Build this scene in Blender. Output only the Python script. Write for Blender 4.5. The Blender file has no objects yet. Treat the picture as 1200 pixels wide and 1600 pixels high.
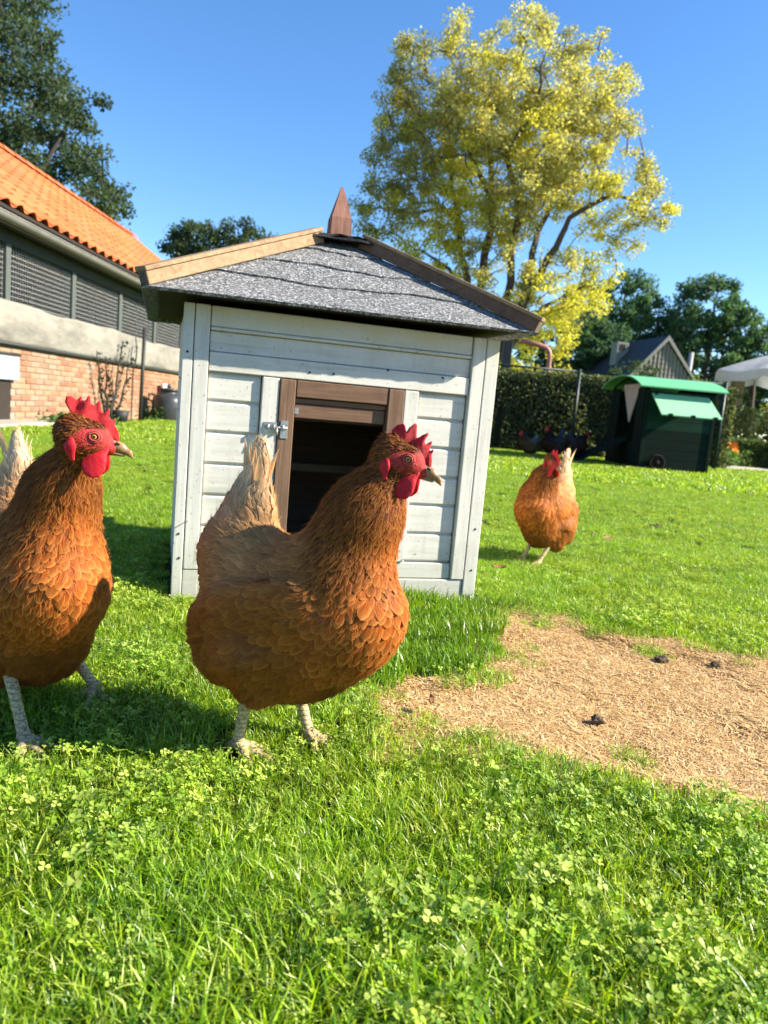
import bpy, bmesh, math, random
import numpy as np
from mathutils import Vector, Matrix
rad = math.radians
sc = bpy.context.scene
C = sc.collection

# ------------------------------------------------------------------ camera, sky, sun, exposure
FPX = 1155.0
pit, rol = rad(7.85), rad(5.0)
F = Vector((0, math.cos(pit), -math.sin(pit)))
R0 = Vector((1, 0, 0)); U0 = R0.cross(F)
Rv = R0 * math.cos(rol) + U0 * math.sin(rol)
Uv = U0 * math.cos(rol) - R0 * math.sin(rol)
cam_d = bpy.data.cameras.new('camera'); cam = bpy.data.objects.new('camera', cam_d); C.objects.link(cam)
cam.matrix_world = Matrix(((Rv.x, Uv.x, -F.x, 0), (Rv.y, Uv.y, -F.y, 0), (Rv.z, Uv.z, -F.z, 0.5), (0, 0, 0, 1)))
cam_d.sensor_fit = 'VERTICAL'; cam_d.sensor_height = 36.0; cam_d.lens = FPX * 36.0 / 1600.0
cam_d.clip_start = 0.02; cam_d.clip_end = 2000
cam_d.dof.use_dof = True; cam_d.dof.focus_distance = 1.15; cam_d.dof.aperture_fstop = 7.5
sc.camera = cam
SUN_EL, SUN_AZ = 32.0, -3.0          # azimuth from +X towards +Y
world = bpy.data.worlds.new("World"); sc.world = world; world.use_nodes = True
wn = world.node_tree; bg = wn.nodes['Background']
sky = wn.nodes.new('ShaderNodeTexSky'); sky.sky_type = 'NISHITA'; sky.sun_disc = False
sky.sun_elevation = rad(SUN_EL); sky.sun_rotation = rad(90 - SUN_AZ)
sky.altitude = 0; sky.air_density = 1.0; sky.dust_density = 0.0; sky.ozone_density = 4.5
hsv = wn.nodes.new('ShaderNodeHueSaturation'); hsv.inputs['Saturation'].default_value = 1.15; hsv.inputs['Hue'].default_value = 0.503
wn.links.new(sky.outputs[0], hsv.inputs['Color']); wn.links.new(hsv.outputs[0], bg.inputs[0]); bg.inputs[1].default_value = 0.092
sl = bpy.data.lights.new('sun', 'SUN'); sl.energy = 5.0; sl.angle = rad(0.5); sl.color = (1.0, 0.92, 0.78)
so = bpy.data.objects.new('sun', sl); C.objects.link(so)
sd = Vector((math.cos(rad(SUN_EL)) * math.cos(rad(SUN_AZ)), math.cos(rad(SUN_EL)) * math.sin(rad(SUN_AZ)), math.sin(rad(SUN_EL))))
so.rotation_euler = sd.to_track_quat('Z', 'Y').to_euler(); so.location = sd * 30
vs = sc.view_settings; vs.view_transform = 'Standard'; vs.look = 'None'; vs.exposure = 1.5; vs.gamma = 1.0
try: vs.use_curve_mapping = False
except Exception: pass
sc.cycles.max_bounces = 6; sc.cycles.transparent_max_bounces = 12; sc.cycles.diffuse_bounces = 3
sc.cycles.glossy_bounces = 2; sc.cycles.transmission_bounces = 3

# ------------------------------------------------------------------ material helpers
class NT:
    def __init__(s, name):
        s.m = bpy.data.materials.new(name); s.m.use_nodes = True; s.t = s.m.node_tree
        s.p = s.t.nodes['Principled BSDF']; s.out = s.t.nodes['Material Output']
    def n(s, typ, **kw):
        nd = s.t.nodes.new(typ)
        for k, v in kw.items(): setattr(nd, k, v)
        return nd
    def l(s, a, b): s.t.links.new(a, b)
    def coord(s, kind='Object', scale=(1, 1, 1), rot=(0, 0, 0)):
        if kind == 'World': o = s.n('ShaderNodeNewGeometry').outputs['Position']
        elif kind == 'UV': o = s.n('ShaderNodeTexCoord').outputs['UV']
        else: o = s.n('ShaderNodeTexCoord').outputs[kind]
        mp = s.n('ShaderNodeMapping'); mp.inputs['Scale'].default_value = scale; mp.inputs['Rotation'].default_value = rot
        s.l(o, mp.inputs[0]); return mp.outputs[0]
    def noise(s, vec, scale, detail=3, rough=0.55, dist=0.0):
        nd = s.n('ShaderNodeTexNoise'); nd.inputs['Scale'].default_value = scale; nd.inputs['Detail'].default_value = detail
        nd.inputs['Roughness'].default_value = rough; nd.inputs['Distortion'].default_value = dist
        s.l(vec, nd.inputs['Vector']); return nd.outputs['Fac']
    def ramp(s, fac, stops):
        r = s.n('ShaderNodeValToRGB'); e = r.color_ramp.elements
        while len(e) < len(stops): e.new(0.5)
        for k, (p, c) in enumerate(stops):
            e[k].position = p; e[k].color = (c[0], c[1], c[2], 1) if hasattr(c, '__len__') else (c, c, c, 1)
        s.l(fac, r.inputs[0]); return r.outputs[0]
    def mix(s, fac, a, b, mode='MIX'):
        m = s.n('ShaderNodeMix', data_type='RGBA', blend_type=mode)
        for v, i in ((fac, 0), (a, 6), (b, 7)):
            if hasattr(v, 'node'): s.l(v, m.inputs[i])
            elif i == 0: m.inputs[0].default_value = v
            else: m.inputs[i].default_value = (v[0], v[1], v[2], 1)
        return m.outputs[2]
    def math(s, op, a, b=None, clamp=False):
        m = s.n('ShaderNodeMath', operation=op); m.use_clamp = clamp
        for v, i in ((a, 0), (b, 1)):
            if v is None: continue
            if hasattr(v, 'node'): s.l(v, m.inputs[i])
            else: m.inputs[i].default_value = v
        return m.outputs[0]
    def bump(s, h, strength=0.3, dist=0.01):
        b = s.n('ShaderNodeBump'); b.inputs['Strength'].default_value = strength; b.inputs['Distance'].default_value = dist
        s.l(h, b.inputs['Height']); s.l(b.outputs[0], s.p.inputs['Normal']); return b.outputs[0]
    def base(s, c):
        if hasattr(c, 'node'): s.l(c, s.p.inputs['Base Color'])
        else: s.p.inputs['Base Color'].default_value = (c[0], c[1], c[2], 1)
    def set(s, **kw):
        for k, v in kw.items():
            k = {'rough': 'Roughness', 'metal': 'Metallic', 'spec': 'Specular IOR Level', 'sss': 'Subsurface Weight', 'coat': 'Coat Weight', 'sheen': 'Sheen Weight'}[k]
            if hasattr(v, 'node'): s.l(v, s.p.inputs[k])
            else: s.p.inputs[k].default_value = v
        return s
    def attr(s, name):
        a = s.n('ShaderNodeAttribute'); a.attribute_name = name; return a
    def translucent(s, col, fac):
        tr = s.n('ShaderNodeBsdfTranslucent'); mx = s.n('ShaderNodeMixShader')
        if hasattr(col, 'node'): s.l(col, tr.inputs[0])
        else: tr.inputs[0].default_value = (*col, 1)
        mx.inputs[0].default_value = fac
        s.l(s.p.outputs[0], mx.inputs[1]); s.l(tr.outputs[0], mx.inputs[2]); s.l(mx.outputs[0], s.out.inputs[0]); return mx
V3 = lambda c, k: tuple(min(1, x * k) for x in c)

def simple(name, col, rough=0.7, var=0.25, scale=8, bump=0.0, metal=0.0, spec=0.3, kind='Object', stretch=(1, 1, 1)):
    t = NT(name); v = t.coord(kind, stretch)
    n = t.noise(v, scale, 4, 0.6)
    t.base(t.mix(n, V3(col, 1 - var), V3(col, 1 + var))); t.set(rough=rough, metal=metal, spec=spec)
    if bump: t.bump(n, bump, 0.01)
    return t.m

def wood_paint(name, stretch, seed=0.0):
    t = NT(name); v = t.coord('Object', stretch)
    g = t.noise(v, 60, 5, 0.65, 0.6); g2 = t.noise(t.coord('Object', (1, 1, 1)), 9, 4, 0.6)
    sp = t.noise(t.coord('Object', (1, 1, 1)), 130, 2, 0.5)
    c = t.ramp(g, [(0.25, (0.40, 0.39, 0.35)), (0.42, (0.54, 0.525, 0.465)), (0.8, (0.64, 0.62, 0.55))])
    c = t.mix(t.ramp(g2, [(0.5, 0.0), (0.75, 0.55)]), c, (0.40, 0.39, 0.31))
    c = t.mix(t.ramp(sp, [(0.665, 0.0), (0.72, 0.75)]), c, (0.20, 0.17, 0.13))
    dr = t.noise(t.coord('Object', (22, 1, 1.6)), 3.2, 4, 0.65); c = t.mix(t.ramp(dr, [(0.56, 0.0), (0.78, 0.45)]), c, (0.33, 0.32, 0.25))
    kn = t.n('ShaderNodeTexVoronoi'); kn.inputs['Scale'].default_value = 11; t.l(t.coord('Object'), kn.inputs['Vector']); c = t.mix(t.ramp(kn.outputs['Distance'], [(0.035, 0.7), (0.06, 0.0)]), c, (0.24, 0.20, 0.15))
    # dirt rising from the soil and green grime under the eaves are stains of the paint itself
    sep = t.n('ShaderNodeSeparateXYZ'); t.l(t.n('ShaderNodeTexCoord').outputs['Object'], sep.inputs[0])
    low = t.math('MULTIPLY', t.math('SUBTRACT', 0.15, sep.outputs[2]), 8.0, True)
    c = t.mix(t.math('MULTIPLY', low, g2, True), c, (0.34, 0.34, 0.26))
    hi = t.math('MULTIPLY', t.math('SUBTRACT', sep.outputs[2], 0.645), 22.0, True)
    c = t.mix(t.math('MULTIPLY', hi, t.ramp(g2, [(0.3, 0.25), (0.65, 0.8)]), True), c, (0.55, 0.50, 0.30))
    t.base(c); t.set(rough=0.55, spec=0.35); t.bump(g, 0.35, 0.002); return t.m

def wood(name, c1, c2, stretch, scale=70, rough=0.7, bump=0.5):
    t = NT(name); v = t.coord('Object', stretch)
    g = t.noise(v, scale, 6, 0.65, 1.2); g2 = t.noise(t.coord('Object'), 14, 3, 0.6)
    c = t.mix(t.ramp(g, [(0.3, 0.0), (0.7, 1.0)]), c1, c2); c = t.mix(t.ramp(g2, [(0.45, 0.0), (0.8, 0.4)]), c, V3(c1, 0.55))
    t.base(c); t.set(rough=rough, spec=0.25); t.bump(g, bump, 0.002); return t.m

M = {}
M['white_h'] = wood_paint('white_paint_horizontal', (0.06, 1, 1.0))
M['white_v'] = wood_paint('white_paint_vertical', (1.0, 1, 0.06))
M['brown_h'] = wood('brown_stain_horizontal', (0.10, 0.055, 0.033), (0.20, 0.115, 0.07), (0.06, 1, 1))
M['brown_v'] = wood('brown_stain_vertical', (0.12, 0.07, 0.042), (0.22, 0.13, 0.08), (1, 1, 0.06))
M['pine'] = wood('weathered_pine', (0.21, 0.125, 0.062), (0.38, 0.26, 0.145), (0.08, 1, 1), 60)
M['endgrain'] = wood('pine_end_grain', (0.09, 0.07, 0.05), (0.17, 0.13, 0.09), (1, 1, 1), 40)
M['finial'] = wood('finial_brown', (0.17, 0.075, 0.05), (0.30, 0.15, 0.10), (1, 1, 0.1), 60)
M['dark'] = simple('dark_interior_wood', (0.03, 0.022, 0.017), 0.9)
M['felt'] = simple('black_roofing_felt', (0.02, 0.02, 0.022), 0.9, 0.4, 120, 0.4)
M['steel'] = simple('galvanised_steel', (0.42, 0.42, 0.40), 0.38, 0.35, 60, 0.2, metal=0.85)
def shingle_mat():
    t = NT('granule_shingle'); v = t.coord('Object')
    vo = t.n('ShaderNodeTexVoronoi'); vo.inputs['Scale'].default_value = 260; t.l(v, vo.inputs['Vector'])
    n = t.noise(v, 200, 3, 0.7); n2 = t.noise(v, 7, 3, 0.6)
    sp = t.n('ShaderNodeSeparateColor'); t.l(vo.outputs['Color'], sp.inputs[0])
    c = t.ramp(sp.outputs[0], [(0.0, 0.025), (0.35, 0.11), (0.62, 0.34), (0.90, 0.75)])
    c = t.mix(t.ramp(n, [(0.35, 0.0), (0.6, 0.7)]), (0.06, 0.062, 0.065), c)
    c = t.mix(t.ramp(n2, [(0.4, 0.0), (0.7, 0.35)]), c, (0.17, 0.165, 0.15))
    t.base(c); t.set(rough=0.85, spec=0.3); t.bump(sp.outputs[1], 0.8, 0.002); return t.m
M['shingle'] = shingle_mat()

# ------------------------------------------------------------------ object helpers
def props(o, label=None, cat=None, group=None, kind=None):
    if label: o['label'] = label
    if cat: o['category'] = cat
    if group: o['group'] = group
    if kind: o['kind'] = kind
    return o
def thing(name, label, cat, loc=(0, 0, 0), rz=0.0, group=None):
    o = bpy.data.objects.new(name, None); C.objects.link(o); o.location = loc; o.rotation_euler = (0, 0, rz)
    o.empty_display_size = 0.1
    return props(o, label, cat, group)
def link(name, me, parent=None, **kw):
    o = bpy.data.objects.new(name, me); C.objects.link(o)
    if parent is not None: o.parent = parent
    return props(o, **kw) if kw else o
def mesh(name, V, Fc, mats, smooth=False, midx=None):
    me = bpy.data.meshes.new(name)
    me.from_pydata([tuple(v) for v in V], [], [tuple(f) for f in Fc])
    for m in (mats if isinstance(mats, (list, tuple)) else [mats]): me.materials.append(m)
    if midx is not None: me.polygons.foreach_set('material_index', midx)
    if smooth: me.polygons.foreach_set('use_smooth', [True] * len(me.polygons))
    me.update(); return me
def fast_mesh(name, V, Q, mat, smooth=True, uv=None, cols=None):
    """V (n,3), Q (m,k) numpy; uv per vertex (n,2); cols dict name->(n,3)"""
    me = bpy.data.meshes.new(name); n = len(V); m, k = Q.shape
    me.vertices.add(n); me.vertices.foreach_set('co', np.ascontiguousarray(V, np.float32).ravel())
    me.loops.add(m * k); me.loops.foreach_set('vertex_index', np.ascontiguousarray(Q, np.int32).ravel())
    me.polygons.add(m); me.polygons.foreach_set('loop_start', np.arange(0, m * k, k, dtype=np.int32))
    me.polygons.foreach_set('use_smooth', np.full(m, smooth))
    me.update(calc_edges=True)
    if uv is not None:
        u = me.uv_layers.new(name='UVMap'); u.data.foreach_set('uv', np.ascontiguousarray(uv[Q.ravel()], np.float32).ravel())
    if cols:
        for nm, c in cols.items():
            a = me.color_attributes.new(nm, 'FLOAT_COLOR', 'POINT')
            a.data.foreach_set('color', np.ascontiguousarray(np.hstack([c, np.ones((n, 1))]), np.float32).ravel())
    me.materials.append(mat); return me
class MB:
    def __init__(s): s.v = []; s.f = []
    def add(s, V, Fc):
        b = len(s.v); s.v += [tuple(v) for v in V]; s.f += [tuple(i + b for i in f) for f in Fc]; return s
    def box(s, x0, x1, y0, y1, z0, z1, b=0.0, fn=None):
        if b <= 0:
            V = [(x, y, z) for x in (x0, x1) for y in (y0, y1) for z in (z0, z1)]
            Fc = [(0, 1, 3, 2), (4, 6, 7, 5), (0, 4, 5, 1), (2, 3, 7, 6), (0, 2, 6, 4), (1, 5, 7, 3)]
        else:
            V = []; ix = {}
            for i, x in enumerate((x0, x1)):
                for j, y in enumerate((y0, y1)):
                    for k, z in enumerate((z0, z1)):
                        sx, sy, sz = (b if i == 0 else -b), (b if j == 0 else -b), (b if k == 0 else -b)
                        for a, p in enumerate(((x, y + sy, z + sz), (x + sx, y, z + sz), (x + sx, y + sy, z))):
                            ix[(i, j, k, a)] = len(V); V.append(p)
            Fc = []
            for i in (0, 1):
                q = [ix[(i, 0, 0, 0)], ix[(i, 1, 0, 0)], ix[(i, 1, 1, 0)], ix[(i, 0, 1, 0)]]; Fc.append(q if i else q[::-1])
                q = [ix[(0, i, 0, 1)], ix[(0, i, 1, 1)], ix[(1, i, 1, 1)], ix[(1, i, 0, 1)]]; Fc.append(q if i else q[::-1])
                q = [ix[(0, 0, i, 2)], ix[(1, 0, i, 2)], ix[(1, 1, i, 2)], ix[(0, 1, i, 2)]]; Fc.append(q if i else q[::-1])
            for i in (0, 1):
                for j in (0, 1):
                    Fc.append([ix[(i, j, 0, 0)], ix[(i, j, 1, 0)], ix[(i, j, 1, 1)], ix[(i, j, 0, 1)]])
                    Fc.append([ix[(i, 0, j, 0)], ix[(i, 1, j, 0)], ix[(i, 1, j, 2)], ix[(i, 0, j, 2)]])
                    Fc.append([ix[(0, i, j, 1)], ix[(1, i, j, 1)], ix[(1, i, j, 2)], ix[(0, i, j, 2)]])
                    for k in (0, 1): Fc.append([ix[(i, j, k, 0)], ix[(i, j, k, 1)], ix[(i, j, k, 2)]])
        if fn: V = [fn(*v) for v in V]
        return s.add(V, Fc)
    def tube(s, pts, r, n=8, caps=True):
        pts = [Vector(p) for p in pts]; rs = r if hasattr(r, '__len__') else [r] * len(pts)
        V = []; up = None
        for i, p in enumerate(pts):
            t = (pts[min(i + 1, len(pts) - 1)] - pts[max(i - 1, 0)]).normalized()
            if up is None: up = t.orthogonal().normalized()
            up = (up - t * up.dot(t)).normalized(); w = t.cross(up)
            V += [p + (up * math.cos(a) + w * math.sin(a)) * rs[i] for a in [2 * math.pi * k / n for k in range(n)]]
        Fc = [(i * n + k, i * n + (k + 1) % n, (i + 1) * n + (k + 1) % n, (i + 1) * n + k) for i in range(len(pts) - 1) for k in range(n)]
        if caps: Fc += [tuple(range(n))[::-1], tuple((len(pts) - 1) * n + k for k in range(n))]
        return s.add(V, Fc)
    def lathe(s, prof, n=24, cx=0, cy=0):
        V = [(cx + r * math.cos(2 * math.pi * k / n), cy + r * math.sin(2 * math.pi * k / n), z) for r, z in prof for k in range(n)]
        Fc = [(i * n + k, i * n + (k + 1) % n, (i + 1) * n + (k + 1) % n, (i + 1) * n + k) for i in range(len(prof) - 1) for k in range(n)]
        return s.add(V, Fc)
    def me(s, name, mat, smooth=False):
        m = mesh(name, s.v, s.f, mat, smooth)
        bm = bmesh.new(); bm.from_mesh(m); bmesh.ops.recalc_face_normals(bm, faces=bm.faces); bm.to_mesh(m); bm.free()
        return m
    def obj(s, name, mat, parent=None, smooth=False, **kw): return link(name, s.me(name, mat, smooth), parent, **kw)
def bx(name, mat, parent, x0, x1, y0, y1, z0, z1, b=0.0015, **kw): return MB().box(x0, x1, y0, y1, z0, z1, b).obj(name, mat, parent, **kw)

# ------------------------------------------------------------------ ground
PATCH = [(0.035, 1.33), (0.02, 1.22), (0.075, 1.09), (0.16, 1.10), (0.27, 1.085), (0.36, 1.02), (0.47, 0.98), (0.60, 0.92), (0.80, 0.86), (1.4, 0.88), (2.2, 1.2),
         (2.3, 1.75), (1.5, 1.72), (1.1, 1.72), (0.85, 1.66), (0.62, 1.74), (0.42, 1.92), (0.33, 1.93), (0.30, 1.72), (0.27, 1.50), (0.19, 1.40), (0.10, 1.36)]
_pa = np.array(PATCH)
def patch_sd(P):
    """signed distance (m) to the bare patch outline, negative inside; P (n,2)"""
    P = np.asarray(P, float); A = _pa; B = np.roll(_pa, -1, 0); d = np.full(len(P), 1e9); ins = np.zeros(len(P), bool)
    for a, b in zip(A, B):
        ab = b - a; t = np.clip(((P - a) @ ab) / (ab @ ab), 0, 1); d = np.minimum(d, np.linalg.norm(P - a - t[:, None] * ab, axis=1))
        c = (a[1] > P[:, 1]) != (b[1] > P[:, 1]); xi = a[0] + (P[:, 1] - a[1]) * (b[0] - a[0]) / (b[1] - a[1] + 1e-12); ins ^= c & (P[:, 0] < xi)
    return np.where(ins, -d, d)
def vnoise(P, s, seed=0):
    """smooth value noise in 0..1, P (n,2)"""
    rs = np.random.RandomState(seed); T = rs.rand(256, 256); q = np.asarray(P) * s + 37.3; i = np.floor(q).astype(int); f = q - i; f = f * f * (3 - 2 * f)
    g = lambda a, b: T[a % 256, b % 256]
    x, y = i[:, 0], i[:, 1]
    return (g(x, y) * (1 - f[:, 0]) + g(x + 1, y) * f[:, 0]) * (1 - f[:, 1]) + (g(x, y + 1) * (1 - f[:, 0]) + g(x + 1, y + 1) * f[:, 0]) * f[:, 1]
def ground():
    xs = np.unique(np.concatenate([np.linspace(-600, -9, 12), np.linspace(-9, -1.4, 20), np.linspace(-1.4, 2.4, 96), np.linspace(2.4, 9, 18), np.linspace(9, 600, 12)]))
    ys = np.unique(np.concatenate([np.linspace(-40, 0.2, 6), np.linspace(0.2, 3.2, 76), np.linspace(3.2, 18, 26), np.linspace(18, 1200, 14)]))
    X, Y = np.meshgrid(xs, ys, indexing='ij'); P = np.stack([X.ravel(), Y.ravel()], 1)
    near = np.clip((3.0 - P[:, 1]) / 0.6, 0, 1) * np.clip((2.3 - np.abs(P[:, 0] - 0.5)) / 0.5, 0, 1)
    z = (vnoise(P, 9, 3) - 0.5) * 0.012 * near
    sdp = patch_sd(P); z -= 0.008 * np.clip(-sdp / 0.06, 0, 1) * near
    V = np.column_stack([P, z]); nx, ny = len(xs), len(ys)
    i, j = np.meshgrid(np.arange(nx - 1), np.arange(ny - 1), indexing='ij'); a = (i * ny + j).ravel()
    Q = np.column_stack([a, a + ny, a + ny + 1, a + 1])
    w = np.clip(0.5 - (sdp + (vnoise(P, 22, 5) - 0.5) * 0.08) / 0.05, 0, 1)
    t = NT('lawn_soil'); pos = t.coord('World')
    n1 = t.noise(pos, 3.0, 5, 0.6); n2 = t.noise(pos, 60, 4, 0.7); n3 = t.noise(pos, 0.5, 3, 0.5)
    soil = t.mix(n2, (0.022, 0.026, 0.008), (0.06, 0.07, 0.014))
    far = t.mix(t.ramp(n1, [(0.35, 0), (0.7, 1)]), (0.12, 0.21, 0.014), (0.20, 0.28, 0.03))
    far = t.mix(t.ramp(n3, [(0.45, 0), (0.7, 0.6)]), far, (0.20, 0.24, 0.05))
    sp = t.n('ShaderNodeSeparateXYZ'); t.l(pos, sp.inputs[0])
    fy = t.math('MULTIPLY', t.math('SUBTRACT', sp.outputs[1], 9.0), 0.25, True)
    c = t.mix(fy, soil, far)
    st = t.noise(t.coord('World', (1, 1, 1)), 240, 4, 0.7, 1.5); st2 = t.noise(pos, 14, 4, 0.65)
    tan = t.ramp(st, [(0.28, (0.24, 0.13, 0.05)), (0.5, (0.48, 0.29, 0.125)), (0.72, (0.64, 0.44, 0.215))])
    tan = t.mix(t.ramp(st2, [(0.56, 0), (0.72, 0.8)]), tan, (0.10, 0.055, 0.03))
    c = t.mix(t.attr('patch').outputs['Fac'], c, tan)
    t.base(c); t.set(rough=0.95, spec=0.1); t.bump(st, 0.8, 0.006)
    me = fast_mesh('ground', V, Q, t.m, True, cols={'patch': np.repeat(w[:, None], 3, 1)})
    link('ground', me, kind='structure')
    # gravel path beyond the green coop
    g = NT('gravel'); v = g.coord('World'); n = g.noise(v, 40, 4, 0.7); g.base(g.ramp(n, [(0.3, (0.30, 0.26, 0.21)), (0.7, (0.55, 0.50, 0.43))])); g.set(rough=0.95, spec=0.1); g.bump(n, 0.5, 0.01)
    poly = [(5.1, 12.9), (7.0, 13.3), (14, 14.6), (24, 17), (24, 26), (13, 24), (8.5, 17.5), (5.6, 15.3)]
    link('gravel_path', mesh('gravel_path', [(x, y, 0.006) for x, y in poly], [tuple(range(len(poly)))], g.m), kind='structure')
ground()

# ------------------------------------------------------------------ white nest house with its pyramid roof
def shingle_roof(house, W, D, ov, ze, ax, ay, za):
    corners = [Vector((-ov, -ov, ze)), Vector((W + ov - .026, -ov + .006, ze + .006)), Vector((W + ov - .026, D + ov, ze)), Vector((-ov, D + ov, ze))]
    apex = Vector((ax, ay, za))
    cin = [c.lerp(apex, 0.045) for c in corners]
    MB().add([*cin, apex, *[Vector((c.x, c.y, c.z - 0.010)) for c in cin]],
             [(0, 1, 4), (1, 2, 4), (2, 3, 4), (3, 0, 4), (0, 5, 6, 1), (1, 6, 7, 2), (2, 7, 8, 3), (3, 8, 5, 0), (5, 8, 7, 6)]).obj('roof_deck', M['dark'], house)
    NC = 4
    for f in range(4):
        A, B = corners[f], corners[(f + 1) % 4]; n = (B - A).cross(apex - A).normalized()
        for k in range(NC):
            t0 = k / NC - (0.030 if k == 0 else 0.0); t1 = min(1.0, (k + 1) / NC + 0.08)
            N = 44; V = []; rnd = random.Random(f * 10 + k); ph = rnd.uniform(0, 6.28)
            for lay in (0, 1):
                for i in range(N + 1):
                    u = i / N
                    wv = 0.0 if k == 0 else 0.022 * math.sin(u * (11.5 - k * 2.2) + ph) + 0.007 * math.sin(u * 25 + ph * 2)
                    tb = t0 + wv + (0.003 * rnd.uniform(-1, 1))
                    for t, lift in ((tb, 0.0095), (t1, 0.003)):
                        pa, pb = A.lerp(apex, t), B.lerp(apex, t); p = pa.lerp(pb, u) + n * (lift - (0.0075 if lay else 0.0) * (1 if t == tb else 0.3))
                        V.append(p)
            m = 2 * (N + 1); Fc = []
            for i in range(N):
                a = 2 * i; Fc.append((a, a + 2, a + 3, a + 1)); b = m + 2 * i; Fc.append((b, b + 1, b + 3, b + 2)); Fc.append((b, b + 2, a + 2, a)); Fc.append((b + 1, a + 1, a + 3, b + 3))
            Fc.append((0, 1, m + 1, m)); Fc.append((2 * N, m + 2 * N, m + 2 * N + 1, 2 * N + 1))
            MB().add(V, Fc).obj('shingle', M['shingle'], house)
    # hip battens
    for c in corners:
        d = (apex - c); L = d.length; d.normalize(); side = Vector((-d.y, d.x, 0)).normalized(); up = side.cross(d); up = up if up.z > 0 else -up
        a0 = c - d * 0.012 + up * 0.006; L2 = L * 0.90
        fn = lambda x, y, z: a0 + d * x + side * y + up * z
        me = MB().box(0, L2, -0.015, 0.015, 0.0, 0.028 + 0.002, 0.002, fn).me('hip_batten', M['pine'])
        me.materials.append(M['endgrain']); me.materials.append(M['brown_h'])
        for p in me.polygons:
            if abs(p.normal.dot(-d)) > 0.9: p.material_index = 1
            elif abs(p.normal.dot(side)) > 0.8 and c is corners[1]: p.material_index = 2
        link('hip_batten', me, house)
        a1 = a0 + up * 0.0302; f2 = lambda x, y, z: a1 + d * x + side * y + up * z
        MB().box(-0.002, L2, -0.019, 0.019, 0.0, 0.010, 0.0015, f2).obj('batten_cap', M['pine'], house)
    return apex
def nest_house():
    h = thing('nest_house', 'small white wooden nest house with brown door frame and grey shingled pyramid roof', 'hen house', (-0.502, 1.775, 0), rad(17.2))
    W, D = 0.80, 0.62; Z = 0.708
    wh, wv = M['white_h'], M['white_v']
    # corner boards
    for x0, x1, z0 in ((-0.006, 0.0185, -0.01), (0.0205, 0.055, 0.072)): bx('corner_board', wv, h, x0, x1, -0.014, 0.010, z0, Z, 0.002)
    for x0, x1, z0 in ((0.728, 0.7635, 0.058), (0.7655, 0.802, -0.01)): bx('corner_board', wv, h, x0, x1, -0.014, 0.010, z0, Z, 0.002)
    # base boards and top boards
    bx('base_board', wh, h, 0.0205, 0.7635, -0.010, 0.010, -0.01, 0.056, 0.002)
    bx('base_board', wh, h, 0.0205, 0.0555, -0.0125, -0.0105, 0.0, 0.070, 0.0005)
    bx('bottom_rail', wh, h, 0.057, 0.228, -0.004, 0.008, 0.072 - 0.014, 0.100, 0.002)
    bx('bottom_rail', wh, h, 0.552, 0.726, -0.004, 0.008, 0.058, 0.100, 0.002)
    bx('fascia_board', wh, h, 0.057, 0.726, -0.008, 0.010, 0.660, Z, 0.002)
    bx('moulding_strip', wh, h, 0.057, 0.726, -0.012, 0.006, 0.651, 0.659, 0.002)
    bx('top_board', wh, h, 0.057, 0.726, -0.001, 0.010, 0.603, 0.650, 0.001)
    bx('lintel_rail', wh, h, 0.057, 0.726, -0.009, 0.008, 0.556, 0.6015, 0.002)
    # stiles beside the door
    bx('door_stile', wv, h, 0.186, 0.228, -0.009, 0.008, 0.102, 0.554, 0.002)
    bx('door_stile', wv, h, 0.552, 0.590, -0.009, 0.008, 0.102, 0.554, 0.002)
    # clapboards: narrow planks with a round-edged joint
    rows = [0.102, 0.180, 0.257, 0.334, 0.411, 0.486, 0.5535]
    for (x0, x1) in ((0.057, 0.184), (0.592, 0.726)):
        for a, b in zip(rows[:-1], rows[1:]):
            bx('plank', wh, h, x0, x1, 0.001, 0.012, a + 0.003, b - 0.003, 0.0035)
        bx('backing_panel', M['white_h'], h, x0, x1, 0.0095, 0.016, 0.10, 0.556, 0)
    # door frame and half raised door
    br, bv = M['brown_h'], M['brown_v']
    bx('door_frame_post', bv, h, 0.2295, 0.268, -0.012, 0.020, 0.06, 0.5535, 0.002)
    bx('door_frame_post', bv, h, 0.508, 0.5505, -0.012, 0.020, 0.06, 0.5535, 0.002)
    bx('door_frame_rail', br, h, 0.270, 0.506, -0.010, 0.016, 0.512, 0.5535, 0.002)
    d1 = bx('door_board', br, h, 0.270, 0.506, 0.000, 0.014, 0.498, 0.510, 0.001)
    bx('door_board', br, h, 0.270, 0.506, 0.002, 0.016, 0.461, 0.4965, 0.002)
    bx('door_board', M['dark'], h, 0.270, 0.506, 0.017, 0.020, 0.455, 0.5535, 0)
    bx('door_sill', br, h, 0.270, 0.506, -0.006, 0.016, 0.058, 0.085, 0.002)
    # galvanised slide bolt
    lt = MB().box(0.196, 0.2275, -0.0115, -0.0092, 0.420, 0.446, 0.0006).box(0.236, 0.254, -0.0145, -0.0122, 0.408, 0.452, 0.0006).obj('slide_bolt', M['steel'], h)
    mb = MB().tube([(0.200, -0.016, 0.434), (0.252, -0.017, 0.434)], 0.0035, 8)
    for x in (0.205, 0.219, 0.241): mb.box(x - 0.0028, x + 0.0028, -0.0215, -0.0112, 0.428, 0.4405, 0.001)
    mb.tube([(0.226, -0.017, 0.434), (0.226, -0.024, 0.428), (0.226, -0.026, 0.415)], 0.0028, 8)
    o = mb.me('bolt_rod', M['steel'], True); link('bolt_rod', o, lt)
    # hook, nails, knots, screws
    bx('latch_plate', M['steel'], h, 0.2705, 0.280, -0.0015, 0.0006, 0.470, 0.486, 0.0006)
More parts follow.
